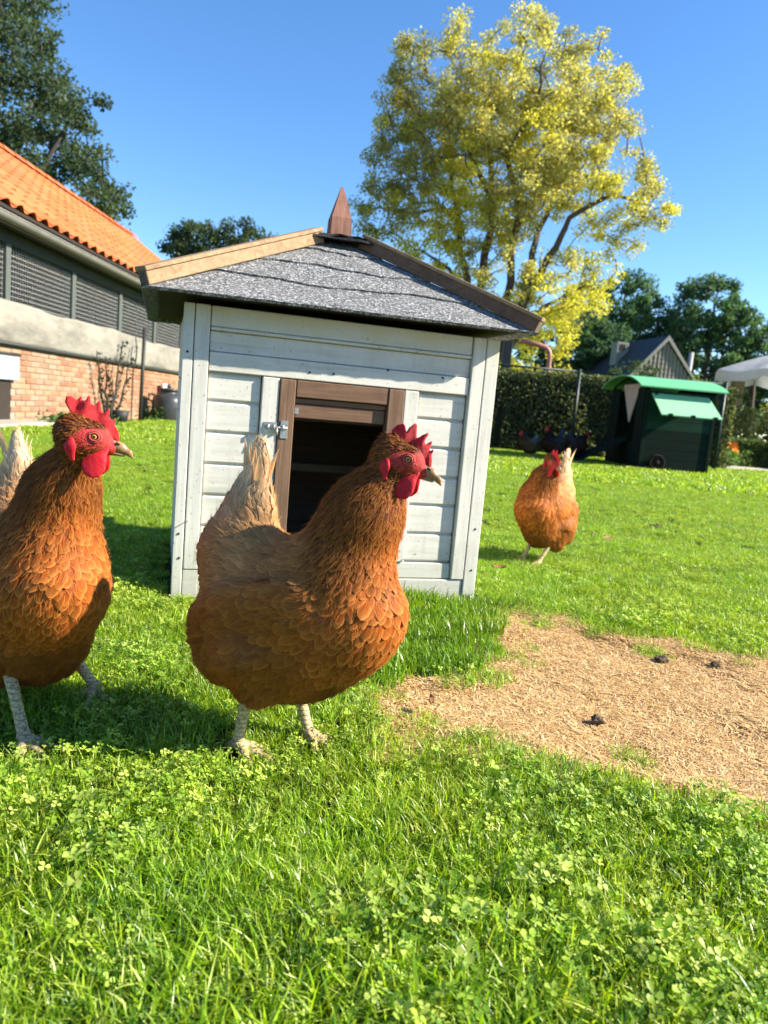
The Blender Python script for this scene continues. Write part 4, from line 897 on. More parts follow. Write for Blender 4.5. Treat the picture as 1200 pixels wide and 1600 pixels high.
def house_mask(P, pad=0.0):
    c, s = math.cos(rad(17.2)), math.sin(rad(17.2)); q = P - np.array((-0.502, 1.775)); u = q @ np.array((c, s)); v = q @ np.array((-s, c))
    return (u > -pad) & (u < .80 + pad) & (v > 0.0 - pad) & (v < .62 + pad)
def grass():
    rs = np.random.RandomState(77)
    G1 = [(0.165, 0.30, 0.007), (0.23, 0.375, 0.010), (0.31, 0.44, 0.018), (0.08, 0.18, 0.006), (0.42, 0.50, 0.10)]
    G2 = [(0.10, 0.20, 0.008), (0.14, 0.26, 0.010), (0.20, 0.33, 0.015)]
    CL = [(0.22, 0.35, 0.025), (0.30, 0.43, 0.05), (0.38, 0.48, 0.09), (0.11, 0.22, 0.015)]
    protos = []
    for i in range(5):    # 0-4 lawn tufts
        V, Q, c = blade_tuft('t', 290, 0.046, 0.009, 0.036, 0.0008, 0.0020, rs, 4, 1.0, G1); protos.append(fast_mesh('tuft', V, Q, GM, True, cols={'col': c}))
    for i in range(3):    # 5-7 clover tufts
        a = blade_tuft('t', 110, 0.045, 0.010, 0.034, 0.0011, 0.0024, rs, 4, 0.8, G1); b = clover_tuft(56, 0.045, rs, CL)
        V = np.vstack([a[0], b[0]]); Q = np.vstack([a[1], b[1] + len(a[0])]); protos.append(fast_mesh('clover', V, Q, CM, True, cols={'col': np.vstack([a[2], b[2]])}))
    for i in range(2):    # 8-9 long lush tufts
        V, Q, c = blade_tuft('t', 150, 0.04, 0.020, 0.050, 0.0014, 0.0032, rs, 5, 0.7, G2); protos.append(fast_mesh('tuft', V, Q, GM, True, cols={'col': c}))
    for i in range(2):    # 10-11 wide coarse blades
        V, Q, c = blade_tuft('t', 14, 0.04, 0.018, 0.046, 0.0020, 0.0034, rs, 5, 1.1, G1); protos.append(fast_mesh('tuft', V, Q, GM, True, cols={'col': c}))
    SC = [(0.74, 0.50, 0.22), (0.64, 0.41, 0.165), (0.82, 0.62, 0.33), (0.46, 0.28, 0.115)]
    for i in range(3):    # 12-14 dry straw
        V, Q, c = blade_tuft('t', 170, 0.05, 0.004, 0.011, 0.0004, 0.0009, rs, 4, 1.0, SC)
        V = V.copy(); m = 9; root = np.repeat(V.reshape(-1, m, 3)[:, :1, :2], m, 1).reshape(-1, 2); V[:, :2] = root + (V[:, :2] - root) * 4.2; V[:, 2] *= 0.8; protos.append(fast_mesh('straw', V, Q, SM, True, cols={'col': c}))
    # near and middle lawn
    P1 = grid_pts(-2.6, 2.8, 0.25, 3.4, 0.040, rs); P1 = P1[in_view(P1)]
    P2 = grid_pts(-5, 5.6, 3.4, 7.0, 0.062, rs); P2 = P2[in_view(P2, .5)]
    P = np.vstack([P1, P2]); P = P[~house_mask(P, 0.03)]
    sdp = patch_sd(P) + (vnoise(P, 16, 9) - 0.5) * 0.16 + (vnoise(P, 45, 19) - 0.5) * 0.07; out = sdp > 0
    thin = (sdp <= 0) & (sdp > -0.05) & (rs.rand(len(P)) < 0.25); stray = (sdp <= -0.05) & (rs.rand(len(P)) < 0.012)
    P = P[out | thin | stray]; sdp = patch_sd(P)
    clov = vnoise(P, 3.2, 12) * .6 + vnoise(P, 9, 13) * .4; near_left = (P[:, 0] < -0.15) & (P[:, 1] < 1.0) & (P[:, 1] > .72)
    r = rs.rand(len(P)); idx = rs.randint(0, 5, len(P))
    isclo = (r < np.clip((clov - 0.52) * 2.4, 0.08, 0.45)) | (near_left & (r < 0.75)); isclo &= (P[:, 1] < 3.0) & ((P[:, 1] > .74) | (r < .16))
    idx[isclo] = rs.randint(5, 8, isclo.sum())
    lush = (P[:, 1] > 1.28) & (P[:, 1] < 2.0) & (P[:, 0] > -0.1) & (P[:, 0] < 0.34) & (sdp > 0.0) & (rs.rand(len(P)) < .8); hm = house_mask(P, 0.09) & ~lush
    idx[lush] = rs.randint(8, 10, lush.sum()); wide = (rs.rand(len(P)) < 0.06) & ~lush; idx[wide] = rs.randint(10, 12, wide.sum())
    s = rs.uniform(0.8, 1.2, len(P)) * (0.78 + 0.5 * vnoise(P, 5, 21)); s *= np.where(P[:, 1] < 0.70, 1.12, 1.0)
    feet = np.array([(-.17, 1.0), (-.08, 1.05), (-.46, .97), (-.43, 1.12)]); fd = np.min(np.linalg.norm(P[:, None] - feet[None], axis=2), 1); s *= np.where(fd < 0.07, 0.75, 1.0); s *= np.where(P[:, 1] > 2.4, .8, 1.0)
    s *= np.where(sdp < 0.03, 0.7, 1.0); s *= np.where(hm, 0.75, 1.0)
    scatter('grass', protos, P, ground_z(P) - 0.002, rs.uniform(0, 6.28, len(P)), s, idx)
    # straw on the worn patch
    Q = grid_pts(0, 2.4, 0.8, 2.05, 0.022, rs); Q = Q[in_view(Q)]; sd2 = patch_sd(Q); Q = Q[(sd2 < 0.10 * vnoise(Q, 20, 4)) & (vnoise(Q, 11, 41) > .05)]
    scatter('dry_straw', protos[12:15], Q, ground_z(Q) + 0.001, rs.uniform(0, 6.28, len(Q)), rs.uniform(.45, .95, len(Q)), rs.randint(0, 3, len(Q)))
    # far lawn: broader coarser tufts, since single blades are below a pixel there
    fp = []
    for i in range(4):
        V, Q_, c = blade_tuft('t', 150, 0.13, 0.025, 0.055, 0.006, 0.012, rs, 3, 0.8, G1); fp.append(fast_mesh('far_tuft', V, Q_, GM, True, cols={'col': c}))
    P3 = grid_pts(-10, 14, 6.9, 17.0, 0.16, rs); P3 = P3[in_view(P3, .8) & (P3[:, 0] > -3.72)]
    P3 = P3[~((P3[:, 0] > 5.2) & (P3[:, 1] > 12.6 + (P3[:, 0] - 5) * .24))]
    scatter('far_grass', fp, P3, np.zeros(len(P3)), rs.uniform(0, 6.28, len(P3)), rs.uniform(.7, 1.2, len(P3)), rs.randint(0, 4, len(P3)))
grass()

# ------------------------------------------------------------------ hens: one continuous body from blended round cones, then laid feathers
def sdf(prims, P, k):
    """smooth union of tapered capsules; prim = (a, b, ra, rb, flatten axis or None, flatten factor)"""
    D = None
    for pr in prims:
        a, b, ra, rb, ax, fl = pr; a = np.asarray(a, float); b = np.asarray(b, float); q = P - a
        ba = b - a; L2 = ba @ ba
        if ax is not None:
            ax = np.asarray(ax, float); q = q + (q @ ax)[:, None] * ax * (1 / fl - 1); ba = ba + (ba @ ax) * ax * (1 / fl - 1); L2 = ba @ ba
        h = np.clip((q @ ba) / L2, 0, 1) if L2 > 1e-12 else np.zeros(len(P))
        d = np.linalg.norm(q - h[:, None] * ba, axis=1) - (ra + (rb - ra) * h)
        if ax is not None and fl < 1: d = d * (0.5 + 0.5 * fl)
        if D is None: D = d
        else:
            hh = np.clip(0.5 + 0.5 * (D - d) / k, 0, 1); D = D * (1 - hh) + d * hh - k * hh * (1 - hh)
    return D
def surface_nets(fn, lo, hi, h):
    lo = np.array(lo, float); n = np.ceil((np.array(hi) - lo) / h).astype(int) + 1
    X = [lo[i] + h * np.arange(n[i]) for i in range(3)]; G = np.stack(np.meshgrid(*X, indexing='ij'), -1).reshape(-1, 3)
    Fv = np.concatenate([fn(G[i:i + 300000]) for i in range(0, len(G), 300000)]).reshape(n); S = Fv < 0
    c = np.zeros(n - 1, int)
    for i in (0, 1):
        for j in (0, 1):
            for k in (0, 1): c += S[i:n[0] - 1 + i, j:n[1] - 1 + j, k:n[2] - 1 + k]
    act = (c > 0) & (c < 8); idx = -np.ones(n - 1, int); cells = np.argwhere(act); idx[act] = np.arange(len(cells))
    acc = np.zeros((len(cells), 3)); cnt = np.zeros(len(cells))
    cor = [(i, j, k) for i in (0, 1) for j in (0, 1) for k in (0, 1)]
    for A in cor:
        for ax in range(3):
            if A[ax]: continue
            B = list(A); B[ax] = 1
            fa = Fv[tuple((cells + A).T)]; fb = Fv[tuple((cells + B).T)]; m = (fa < 0) != (fb < 0)
            t = np.where(m, fa / (fa - fb + 1e-20), 0); p = cells + np.array(A); p = p.astype(float); p[:, ax] += t
            acc[m] += p[m]; cnt[m] += 1
    V = lo + h * (acc / cnt[:, None]); Q = []
    for ax in range(3):
        u, v = (ax + 1) % 3, (ax + 2) % 3; sl0 = [slice(None)] * 3; sl1 = [slice(None)] * 3; sl0[ax] = slice(0, -1); sl1[ax] = slice(1, None)
        a = S[tuple(sl0)]; b = S[tuple(sl1)]; e = np.argwhere(a != b); e = e[(e[:, u] > 0) & (e[:, v] > 0) & (e[:, u] < n[u] - 1) & (e[:, v] < n[v] - 1)]
        def at(du, dv): w = e.copy(); w[:, u] -= du; w[:, v] -= dv; return idx[tuple(w.T)]
        q = np.stack([at(1, 1), at(0, 1), at(0, 0), at(1, 0)], 1); f = a[tuple(e.T)]; q[~f] = q[~f][:, ::-1]; Q.append(q)
    return V, np.concatenate(Q)
def grad(fn, P, e=0.0008):
    g = np.stack([fn(P + np.eye(3)[i] * e) - fn(P - np.eye(3)[i] * e) for i in range(3)], 1) / (2 * e); return g
def unit(v): return v / (np.linalg.norm(v, axis=-1, keepdims=True) + 1e-12)
def project(fn, P, off=0.0, it=3):
    for _ in range(it):
        g = grad(fn, P); n = np.sum(g * g, 1)[:, None] + 1e-9; P = P - g * ((fn(P) - off)[:, None]) / n
    return P

def feather_mat(name='feather'):
    t = NT(name); uv = t.n('ShaderNodeTexCoord').outputs['UV']; sp = t.n('ShaderNodeSeparateXYZ'); t.l(uv, sp.inputs[0]); u, v = sp.outputs[0], sp.outputs[1]
    au = t.math('ABSOLUTE', t.math('SUBTRACT', u, 0.5))              # 0 at the shaft, .5 at the vane edge
    col, edge = t.attr('col').outputs['Color'], t.attr('edge').outputs['Color']
    cmb = t.n('ShaderNodeCombineXYZ'); t.l(t.math('MULTIPLY', t.math('ADD', v, t.math('MULTIPLY', au, -0.9)), 26), cmb.inputs[0]); t.l(t.math('MULTIPLY', u, 1.6), cmb.inputs[1])
    t.l(t.math('MULTIPLY', t.n('ShaderNodeNewGeometry').outputs['Random Per Island'], 50), cmb.inputs[2])
    barb = t.noise(cmb.outputs[0], 1.0, 3, 0.6)
    fringe = t.math('ADD', t.math('MULTIPLY', t.math('POWER', t.math('MULTIPLY', au, 2), 3.0), 0.75), t.math('MULTIPLY', t.math('POWER', v, 6), 0.8), True)
    c = t.mix(fringe, col, edge); c = t.mix(1.0, c, t.ramp(barb, [(0.25, 0.62), (0.75, 1.30)]), 'MULTIPLY')
    shaft = t.math('MULTIPLY', t.math('SUBTRACT', 0.035, au), 24, True); c = t.mix(t.math('MULTIPLY', shaft, 0.35), c, edge)
    r = t.n('ShaderNodeNewGeometry').outputs['Random Per Island']; c = t.mix(1.0, c, t.ramp(r, [(0, 0.86), (1, 1.14)]), 'MULTIPLY')
    t.base(c); t.set(rough=0.62, spec=0.16)
    mx = t.translucent(t.mix(1.0, c, (1.5, 1.05, 0.6), 'MULTIPLY'), 0.25)
    # frayed barbs at the tip and along the edges
    rag = t.attr('rag').outputs['Fac']; cut = t.math('ADD', t.math('MULTIPLY', fringe, t.math('ADD', 0.55, rag)), t.math('MULTIPLY', barb, 0.9)); hole = t.math('GREATER_THAN', cut, 1.16)
    tb = t.n('ShaderNodeBsdfTransparent'); m2 = t.n('ShaderNodeMixShader'); t.l(hole, m2.inputs[0]); t.l(mx.outputs[0], m2.inputs[1]); t.l(tb.outputs[0], m2.inputs[2]); t.l(m2.outputs[0], t.out.inputs[0])
    t.bump(barb, 0.35, 0.0008); return t.m
FEATHER = feather_mat(); FLUFF = leaf_mat('fluff_hair', None, 0.35, 0.6)
def flesh(name, c1, c2, scale=420, bump=0.4, rough=0.5, sss=0.2):
    t = NT(name); v = t.coord('Object'); n = t.noise(v, scale, 3, 0.6); vo = t.n('ShaderNodeTexVoronoi'); vo.inputs['Scale'].default_value = scale * 2.6; t.l(v, vo.inputs['Vector'])
    n2 = t.noise(v, scale * .15, 3, 0.6)
    t.base(t.mix(t.ramp(n2, [(.3, 0), (.7, 1)]), c1, c2)); t.set(rough=rough, spec=0.25, sss=sss); t.p.inputs['Subsurface Radius'].default_value = (0.006, 0.0018, 0.001); t.p.inputs['Subsurface Scale'].default_value = 0.7
    t.bump(t.math('ADD', vo.outputs['Distance'], t.math('MULTIPLY', n, .5)), bump, 0.0012); return t.m
COMB = flesh('comb_red', (0.42, 0.006, 0.014), (0.72, 0.035, 0.040), 520, .7); COMB_IN = flesh('wattle_red', (0.44, 0.006, 0.014), (0.60, 0.016, 0.026), 300, 0.5)
def skin_mat():
    t = NT('hen_skin'); m = t.attr('face').outputs['Fac']; v = t.coord('Object'); vo = t.n('ShaderNodeTexVoronoi'); vo.inputs['Scale'].default_value = 700; t.l(v, vo.inputs['Vector']); n = t.noise(v, 160, 3, .6)
    red = t.mix(t.ramp(n, [(.35, 0), (.65, 1)]), (0.30, 0.018, 0.014), (0.48, 0.035, 0.028)); t.base(t.mix(m, t.attr('under').outputs['Color'], red)); t.set(rough=.55, spec=.3)
    t.bump(vo.outputs['Distance'], 0.8, 0.001); return t.m
SKIN = skin_mat()
def beak_mat():
    t = NT('beak_horn'); v = t.coord('Object'); sp = t.n('ShaderNodeSeparateXYZ'); t.l(v, sp.inputs[0]); n = t.noise(v, 120, 3, .6)
    c = t.mix(n, (0.42, 0.25, 0.10), (0.16, 0.085, 0.04)); t.base(c); t.set(rough=.35, spec=.45); t.bump(n, .2, .001); return t.m
BEAK = beak_mat()
def eye_mat():
    t = NT('hen_eye'); v = t.coord('Object'); sp = t.n('ShaderNodeSeparateXYZ'); t.l(v, sp.inputs[0])
    r = t.math('SQRT', t.math('ADD', t.math('POWER', sp.outputs[0], 2), t.math('POWER', sp.outputs[2], 2)))
    c = t.ramp(t.math('MULTIPLY', r, 250), [(0.0, (0.004, 0.004, 0.004)), (0.34, (0.004, 0.004, 0.004)), (0.40, (0.50, 0.22, 0.05)), (0.72, (0.62, 0.30, 0.08)), (0.84, (0.10, 0.03, 0.015)), (1.0, (0.03, 0.01, 0.008))])
    t.base(c); t.set(rough=0.12, spec=0.35, coat=0.15); return t.m
EYE = eye_mat()
def leg_mat(name, c1, c2):
    t = NT(name); v = t.coord('Object', (1, 1, 1.0)); vo = t.n('ShaderNodeTexVoronoi'); vo.inputs['Scale'].default_value = 230; t.l(v, vo.inputs['Vector'])
    wv = t.n('ShaderNodeTexWave', wave_type='BANDS', bands_direction='Z'); wv.inputs['Scale'].default_value = 48; wv.inputs['Distortion'].default_value = 1.5; t.l(v, wv.inputs['Vector'])
    n = t.noise(v, 60, 4, .6); h = t.math('MULTIPLY', t.ramp(vo.outputs['Distance'], [(0, 1), (.55, .7), (.8, 0)]), t.ramp(wv.outputs['Fac'], [(0.0, .2), (.25, 1)]))
    c = t.mix(h, V3(c1, .45), t.mix(n, c1, c2)); t.base(c); t.set(rough=.5, spec=.35); t.bump(h, .7, .0015); return t.m
LEG = leg_mat('leg_scales', (0.55, 0.40, 0.19), (0.64, 0.49, 0.26)); LEG2 = leg_mat('leg_scales_grey', (0.50, 0.36, 0.18), (0.58, 0.44, 0.25))

# feather map in hen space: (x, |y|, z), flow direction, length, width, lift, spacing, rag, colour, edge colour
def guides(tone, tx):
    K = lambda c: np.array(c) * tone
    chest, chE = K((0.33, 0.085, 0.012)), K((0.68, 0.31, 0.085)); neck, neE = K((0.095, 0.020, 0.004)), K((0.50, 0.225, 0.055)); side, siE = K((0.33, 0.115, 0.022)), K((0.48, 0.21, 0.055))
    back, baE = K((0.36, 0.160, 0.050)), K((0.52, 0.29, 0.115)); sad, saE = K((0.44, 0.22, 0.085)), K((0.62, 0.39, 0.19)); tb, tbE = K((0.48, 0.28, 0.125)), K((0.64, 0.44, 0.25))
    tail, taE = K((0.64, 0.48, 0.29)), K((0.78, 0.66, 0.47)); flf, flE = K((0.37, 0.14, 0.032)), K((0.58, 0.32, 0.12)); bel, beE = K((0.20, 0.075, 0.016)), K((0.28, 0.12, 0.03))
    q1, q2 = np.array((.95, .80, .62)), np.array((1.0, .92, .80))
    chest, chE, neck, neE, side, siE, flf, flE, bel, beE = [v * q1 for v in (chest, chE, neck, neE, side, siE, flf, flE, bel, beE)]; back, baE, sad, saE = [v * q2 for v in (back, baE, sad, saE)]
    return [
        ((.150, .0, .450), (-.9, .05, -.25), .013, .0050, .0012, .0030, .10, neck * 1.2, neE), ((.125, .0, .440), (-.65, .05, -.75), .020, .0060, .0018, .0038, .10, neck * 1.1, neE),
        ((.150, .020, .415), (-.55, .1, -.85), .018, .0055, .0018, .0036, .10, neck * .9, neE), ((.105, .0, .390), (-.50, .1, -.85), .034, .0066, .0026, .0046, .14, neck, neE), ((.12, .035, .37), (-.35, .1, -.93), .034, .0066, .0026, .0046, .14, neck * .8, neE * .8),
        ((.155, .0, .37), (-.05, .1, -1), .022, .0080, .0022, .0050, .15, neck * 1.3, neE), ((.07, .0, .345), (-.60, .1, -.78), .040, .0085, .0028, .0056, .14, neck, neE), ((.10, .060, .32), (-.30, .1, -.95), .036, .0100, .0030, .0062, .14, neck * 1.1, neE),
        ((.165, .0, .31), (.0, .15, -1), .028, .0140, .0030, .0080, .12, chest * .85, chE * .8), ((.175, .0, .25), (-.05, .15, -1), .031, .0185, .0036, .0098, .12, chest, chE), ((.145, .060, .25), (-.2, .1, -.97), .033, .0190, .0036, .0102, .12, chest, chE),
        ((.155, .0, .18), (-.45, .1, -.85), .034, .0200, .0038, .0106, .15, chest, chE), ((.11, .075, .19), (-.55, .0, -.8), .036, .0200, .0038, .0108, .15, chest * .9, chE * .9), ((.10, .0, .12), (-.9, .0, -.35), .034, .0190, .0036, .0112, .25, bel, beE),
        ((.03, .0, .31), (-1, .05, .0), .036, .0170, .0032, .0090, .12, back, baE), ((.03, .050, .29), (-.95, .1, -.15), .036, .0180, .0032, .0094, .12, back * .95, baE), ((.04, .085, .24), (-.9, .0, -.30), .040, .0210, .0036, .0108, .14, side, siE),
        ((-.02, .090, .21), (-.93, .0, -.34), .046, .0220, .0038, .0115, .16, side * .95, siE), ((-.07, .080, .20), (-.92, .0, -.36), .050, .0200, .0040, .0115, .2, side, siE), ((.03, .090, .16), (-.72, .0, -.66), .040, .0200, .0042, .0112, .25, side * .85, siE * .85),
        ((-.05, .0, .30), (-.9, .05, .25), .036, .0110, .0030, .0070, .2, sad, saE), ((-.06, .05, .28), (-.9, .1, .0), .040, .0110, .0030, .0074, .2, sad * .95, saE), ((-.10, .0, .33), (-.5 + tx, .05, .8), .040, .0105, .0034, .0070, .3, tb, tbE),
        ((-.13, .0, .31), (-.45, .1, .35), .040, .012, .004, .0078, .4, sad, saE), ((-.15, .0, .25), (-.7, .1, -.6), .040, .014, .005, .0085, .5, flf * 1.1, flE),
        ((-.085, .0, .37), (tx, .0, 1), .056, .0120, .0050, .0070, .45, tail, taE), ((-.075, .0, .43), (tx, .0, 1), .052, .0095, .0050, .0062, .6, tail * 1.05, taE), ((-.045, .0, .36), (tx + .15, .0, 1), .038, .0110, .0034, .0072, .3, tb, tbE),
        ((-.10, .05, .26), (-.8, .1, -.35), .044, .0150, .0040, .0088, .3, sad * .85, saE * .85), ((-.16, .03, .17), (-.45, .1, -.85), .042, .0150, .0060, .0086, .7, flf * 1.15, flE * 1.1), ((-.13, .06, .14), (-.45, .1, -.88), .042, .0155, .0056, .0088, .65, flf, flE),
        ((-.10, .05, .09), (-.3, .0, -.95), .036, .0140, .0050, .0088, .65, flf * .8, flE * .8), ((-.03, .08, .12), (-.35, .0, -.92), .040, .0170, .0046, .0098, .5, side * .85, siE * .85), ((-.02, .05, .07), (-.05, .0, -1), .026, .0110, .0034, .0072, .5, flf * .75, flE * .75),
        ((.02, .0, .08), (-.95, .0, -.1), .032, .0170, .0040, .0105, .4, bel * .9, beE * .9)]
def hen_prims(p):
    hx, hz = p['head']; hy = p.get('hy', 0.0); dr = p.get('drop', 0.0); tx, tz = p.get('tail', (-.070, .435)); y = (0, 1, 0); B = []
    B.append(((-.040, 0, .185), (.065, 0, .205), .090, .090, y, .90)); B.append(((.105, 0, .228), (.095, 0, .26), .074, .064, y, .98))
    B.append(((.02, 0, .250), (-.05, 0, .254), .066, .062, None, 1)); B.append(((-.078, 0, .25), (-.072, 0, .17), .050, .050, None, 1)); m = p.get('neck', (.105, .35))
    B.append(((.075, 0, .278), (m[0], hy * .35, m[1]), .075, .050, y, .95)); B.append(((m[0], hy * .35, m[1]), (hx - .014, hy * .9, hz - .010), .050, .0245, y, .90))
    B.append(((-.050, 0, .240), (-.080, 0, .285), .072, .058, y, .9)); B.append(((-.085, 0, .285), (tx * .55 - .040, 0, .350), .054, .031, y, .75)); B.append(((tx * .55 - .036, 0, .350), (tx, 0, tz - .015), .031, .010, y, .55))
    for s in (-1, 1):
        B.append(((-.072, s * .024, .165), (-.070, s * .028, .138 - dr), .062, .053, None, 1)); B.append(((-.022, s * .045, .150), (-.012, s * .045, .100 - dr), .062, .032, None, 1))
    B.append(((.03, 0, .152 - dr * .8), (-.030, 0, .150 - dr), .076, .064, None, 1)); return B
def rotz(a): c, s = math.cos(a), math.sin(a); return np.array(((c, -s, 0), (s, c, 0), (0, 0, 1.)))
def roty(a): c, s = math.cos(a), math.sin(a); return np.array(((c, 0, s), (0, 1, 0), (-s, 0, c)))
def poly_sd(P, poly):
    A = np.array(poly, float); B = np.roll(A, -1, 0); d = np.full(len(P), 1e9); ins = np.zeros(len(P), bool)
    for a, b in zip(A, B):
        ab = b - a; t = np.clip(((P - a) @ ab) / (ab @ ab + 1e-12), 0, 1); d = np.minimum(d, np.linalg.norm(P - a - t[:, None] * ab, axis=1))
        c = (a[1] > P[:, 1]) != (b[1] > P[:, 1]); xi = a[0] + (P[:, 1] - a[1]) * (b[0] - a[0]) / (b[1] - a[1] + 1e-12); ins ^= c & (P[:, 0] < xi)
    return np.where(ins, -d, d)
def hen(label, loc, rz, p, seed, scale=1.0, detail=1.0, group='hens on the lawn'):
    """p: head (x,z), hyaw, hpitch, feet [(x,y)...], tone, comb outline in head space"""
    rs = np.random.RandomState(seed); h = thing('hen', label, 'hen', loc, rz, group); h.scale = (scale,) * 3
    hx, hz = p['head']; HR = rotz(p['hyaw']) @ roty(p['hpitch']); HO = np.array((hx, p.get('hy', 0.0), hz)); hs = p.get('hs', 1.0); H = lambda v: HR @ (np.array(v, float) * hs) + HO
    prims = hen_prims(p); ya = HR @ np.array((0, 1, 0.))
    wprims = [((.040, s * .074, .232), (-.050, s * .076, .212), .046, .042, (0, 1, 0), .40) for s in (-1, 1)] + [((-.050, s * .076, .212), (-.104, s * .060, .198), .040, .018, (0, 1, 0), .40) for s in (-1, 1)]
    hprims = [(H((-.016, 0, .002)), H((.010, 0, 0)), .0235 * hs, .0205 * hs, ya, .86), (H((.008, 0, -.002)), H((.030, 0, -.007)), .0180 * hs, .0100 * hs, ya, .78), (H((-.012, 0, -.012)), H((.012, 0, -.012)), .0175 * hs, .0125 * hs, ya, .85)]
    def fn(P):
        D1 = sdf(prims, P, 0.026); D3 = sdf(wprims, P, 0.010); h3 = np.clip(.5 + .5 * (D1 - D3) / .009, 0, 1); D1 = D1 * (1 - h3) + D3 * h3 - .009 * h3 * (1 - h3); D2 = sdf(hprims, P, 0.009); kk = .012; hh = np.clip(.5 + .5 * (D1 - D2) / kk, 0, 1); return D1 * (1 - hh) + D2 * hh - kk * hh * (1 - hh)
    st = 0.0032 / math.sqrt(detail) if detail >= 1 else 0.0075
    V, Q = surface_nets(fn, (-.26, -.15, .02), (.28, .15, .50), st)
    V = project(fn, V, 0, 1); Hi = (V - HO) @ HR / hs
    e = ((Hi[:, 0] - .013) / .026) ** 2 + ((Hi[:, 2] + .001) / .0155) ** 2; e = e + (vnoise(Hi[:, [0, 2]], 260, seed) - .5) * .5; face = np.clip((1.15 - e) * 2.2, 0, 1) * (Hi[:, 0] > -.02) * (np.linalg.norm(Hi, axis=1) < .06)
    face = np.maximum(face, np.clip((Hi[:, 0] - .020) * 200, 0, 1) * (np.linalg.norm(Hi, axis=1) < .06))
    # orbit: sink the surface a little round the eye
    for s in (-1, 1):
        ec = np.array((.012, s * .016, .0035)); d = np.linalg.norm(Hi - ec, axis=1); V -= (HR @ np.array((0, s, 0.)))[None] * (0.0016 * np.exp(-(d / .008) ** 2))[:, None]
    G = guides(p.get('tone', np.array((1, 1, 1.))), p.get('tailx', .1)); GP = np.array([g[0] for g in G]); 
    # guides near the head follow the head
    def gw(P):
        q = P.copy(); q[:, 1] = np.abs(q[:, 1]); q[:, 0] += (0.135 - (hx - .02)) * np.clip((q[:, 2] - .30) / .12, 0, 1); q[:, 2] += (.428 - hz) * np.clip((q[:, 2] - .30) / .12, 0, 1)
        d2 = np.sum((q[:, None] - GP[None]) ** 2, 2); w = 1 / (d2 + .0004) ** 2.2; return w / w.sum(1)[:, None]
    cols = np.array([g[7] for g in G]); under = np.clip((gw(V) @ cols) * .8, 0, 1)
    me = fast_mesh('body', V, Q, SKIN, True, cols={'face': np.repeat(face[:, None], 3, 1), 'under': under}); body = link('body', me, h)
    # ---- feathers
    tri = V[Q]; area = np.linalg.norm(np.cross(tri[:, 2] - tri[:, 0], tri[:, 3] - tri[:, 1]), axis=1) / 2; N = int(52000 * min(1, detail))
    f = rs.choice(len(Q), N, p=area / area.sum()); a, b = rs.rand(N, 1), rs.rand(N, 1); t4 = tri[f]; S = (t4[:, 0] * (1 - a) + t4[:, 1] * a) * (1 - b) + (t4[:, 3] * (1 - a) + t4[:, 2] * a) * b
    W = gw(S); gp = np.array([g[2:7] for g in G]) ; par = W @ gp; sg = np.where(S[:, 1] < 0, -1.0, 1.0)
    dirs = np.array([g[1] for g in G], float); D = W @ dirs; D[:, 1] *= sg
    sp = par[:, 3] * (1.0 if detail >= 1 else 1.9) * rs.uniform(.78, 1.08, N)
    hi = (S - HO) @ HR / hs; hd = np.linalg.norm(hi, axis=1); ef = ((hi[:, 0] - .015) / .026) ** 2 + ((hi[:, 2] + .001) / .0155) ** 2; inner = (hd < .06) & (ef < 1.0) & (hi[:, 2] < -.005) & (hi[:, 0] < .024) & (rs.rand(N) < .5); bare = (hd < .06) & ((ef < 1) | (hi[:, 0] > .022)) & (hi[:, 0] > -.018) & ~inner
    par[inner, 0] *= .45; par[inner, 1] *= .30; par[inner, 2] *= .6; sp[inner] *= .75
    Dh = HR @ np.array((-1, 0, -.35)); wh = np.clip((0.045 - hd) / .02, 0, 1)[:, None]; D = D * (1 - wh) + Dh * wh; par[:, 0] *= 1 - .45 * wh[:, 0]; par[:, 1] *= 1 - .35 * wh[:, 0]; sp *= 1 - .25 * wh[:, 0]
    cell = {}; keep = []; cs = .011 if detail >= 1 else .02
    for i in range(N):
        if bare[i]: continue
        k = tuple((S[i] // cs).astype(int)); ok = True
        for dx in (-1, 0, 1):
            for dy in (-1, 0, 1):
                for dz in (-1, 0, 1):
                    for j in cell.get((k[0] + dx, k[1] + dy, k[2] + dz), ()):
                        if (S[i, 0] - S[j, 0]) ** 2 + (S[i, 1] - S[j, 1]) ** 2 + (S[i, 2] - S[j, 2]) ** 2 < sp[i] * sp[i]: ok = False; break
                    if not ok: break
                if not ok: break
            if not ok: break
        if ok: cell.setdefault(k, []).append(i); keep.append(i)
    keep = np.array(keep); S, par, D, W = S[keep], par[keep], D[keep], W[keep]; n = len(S)
    D += rs.normal(0, .17, D.shape) + rs.normal(0, .25, D.shape) * (par[:, 4:5] ** 2); nor = unit(grad(fn, S)); D = unit(D - np.sum(D * nor, 1)[:, None] * nor)
    L = par[:, 0] * rs.uniform(.65, 1.3, n) * (1 if detail >= 1 else 1.5); Wd = par[:, 1] * rs.uniform(.65, 1.15, n) * (1 if detail >= 1 else 1.7); lift = par[:, 2] * .60 * rs.uniform(.6, 1.5, n)
    wild = rs.rand(n) < .035; lift[wild] *= 2.2
    KT, KU = 6, 5; c0 = S - D * (L * .30)[:, None]; Vs = np.empty((n, KT, KU, 3)); Ns = np.empty((n, KT, KU, 3)); UV = np.empty((n, KT, KU, 2)); side = unit(np.cross(nor, D)); cur = c0.copy(); dd = D.copy()
    TT = (0, .30, .58, .80, .93, 1.0)
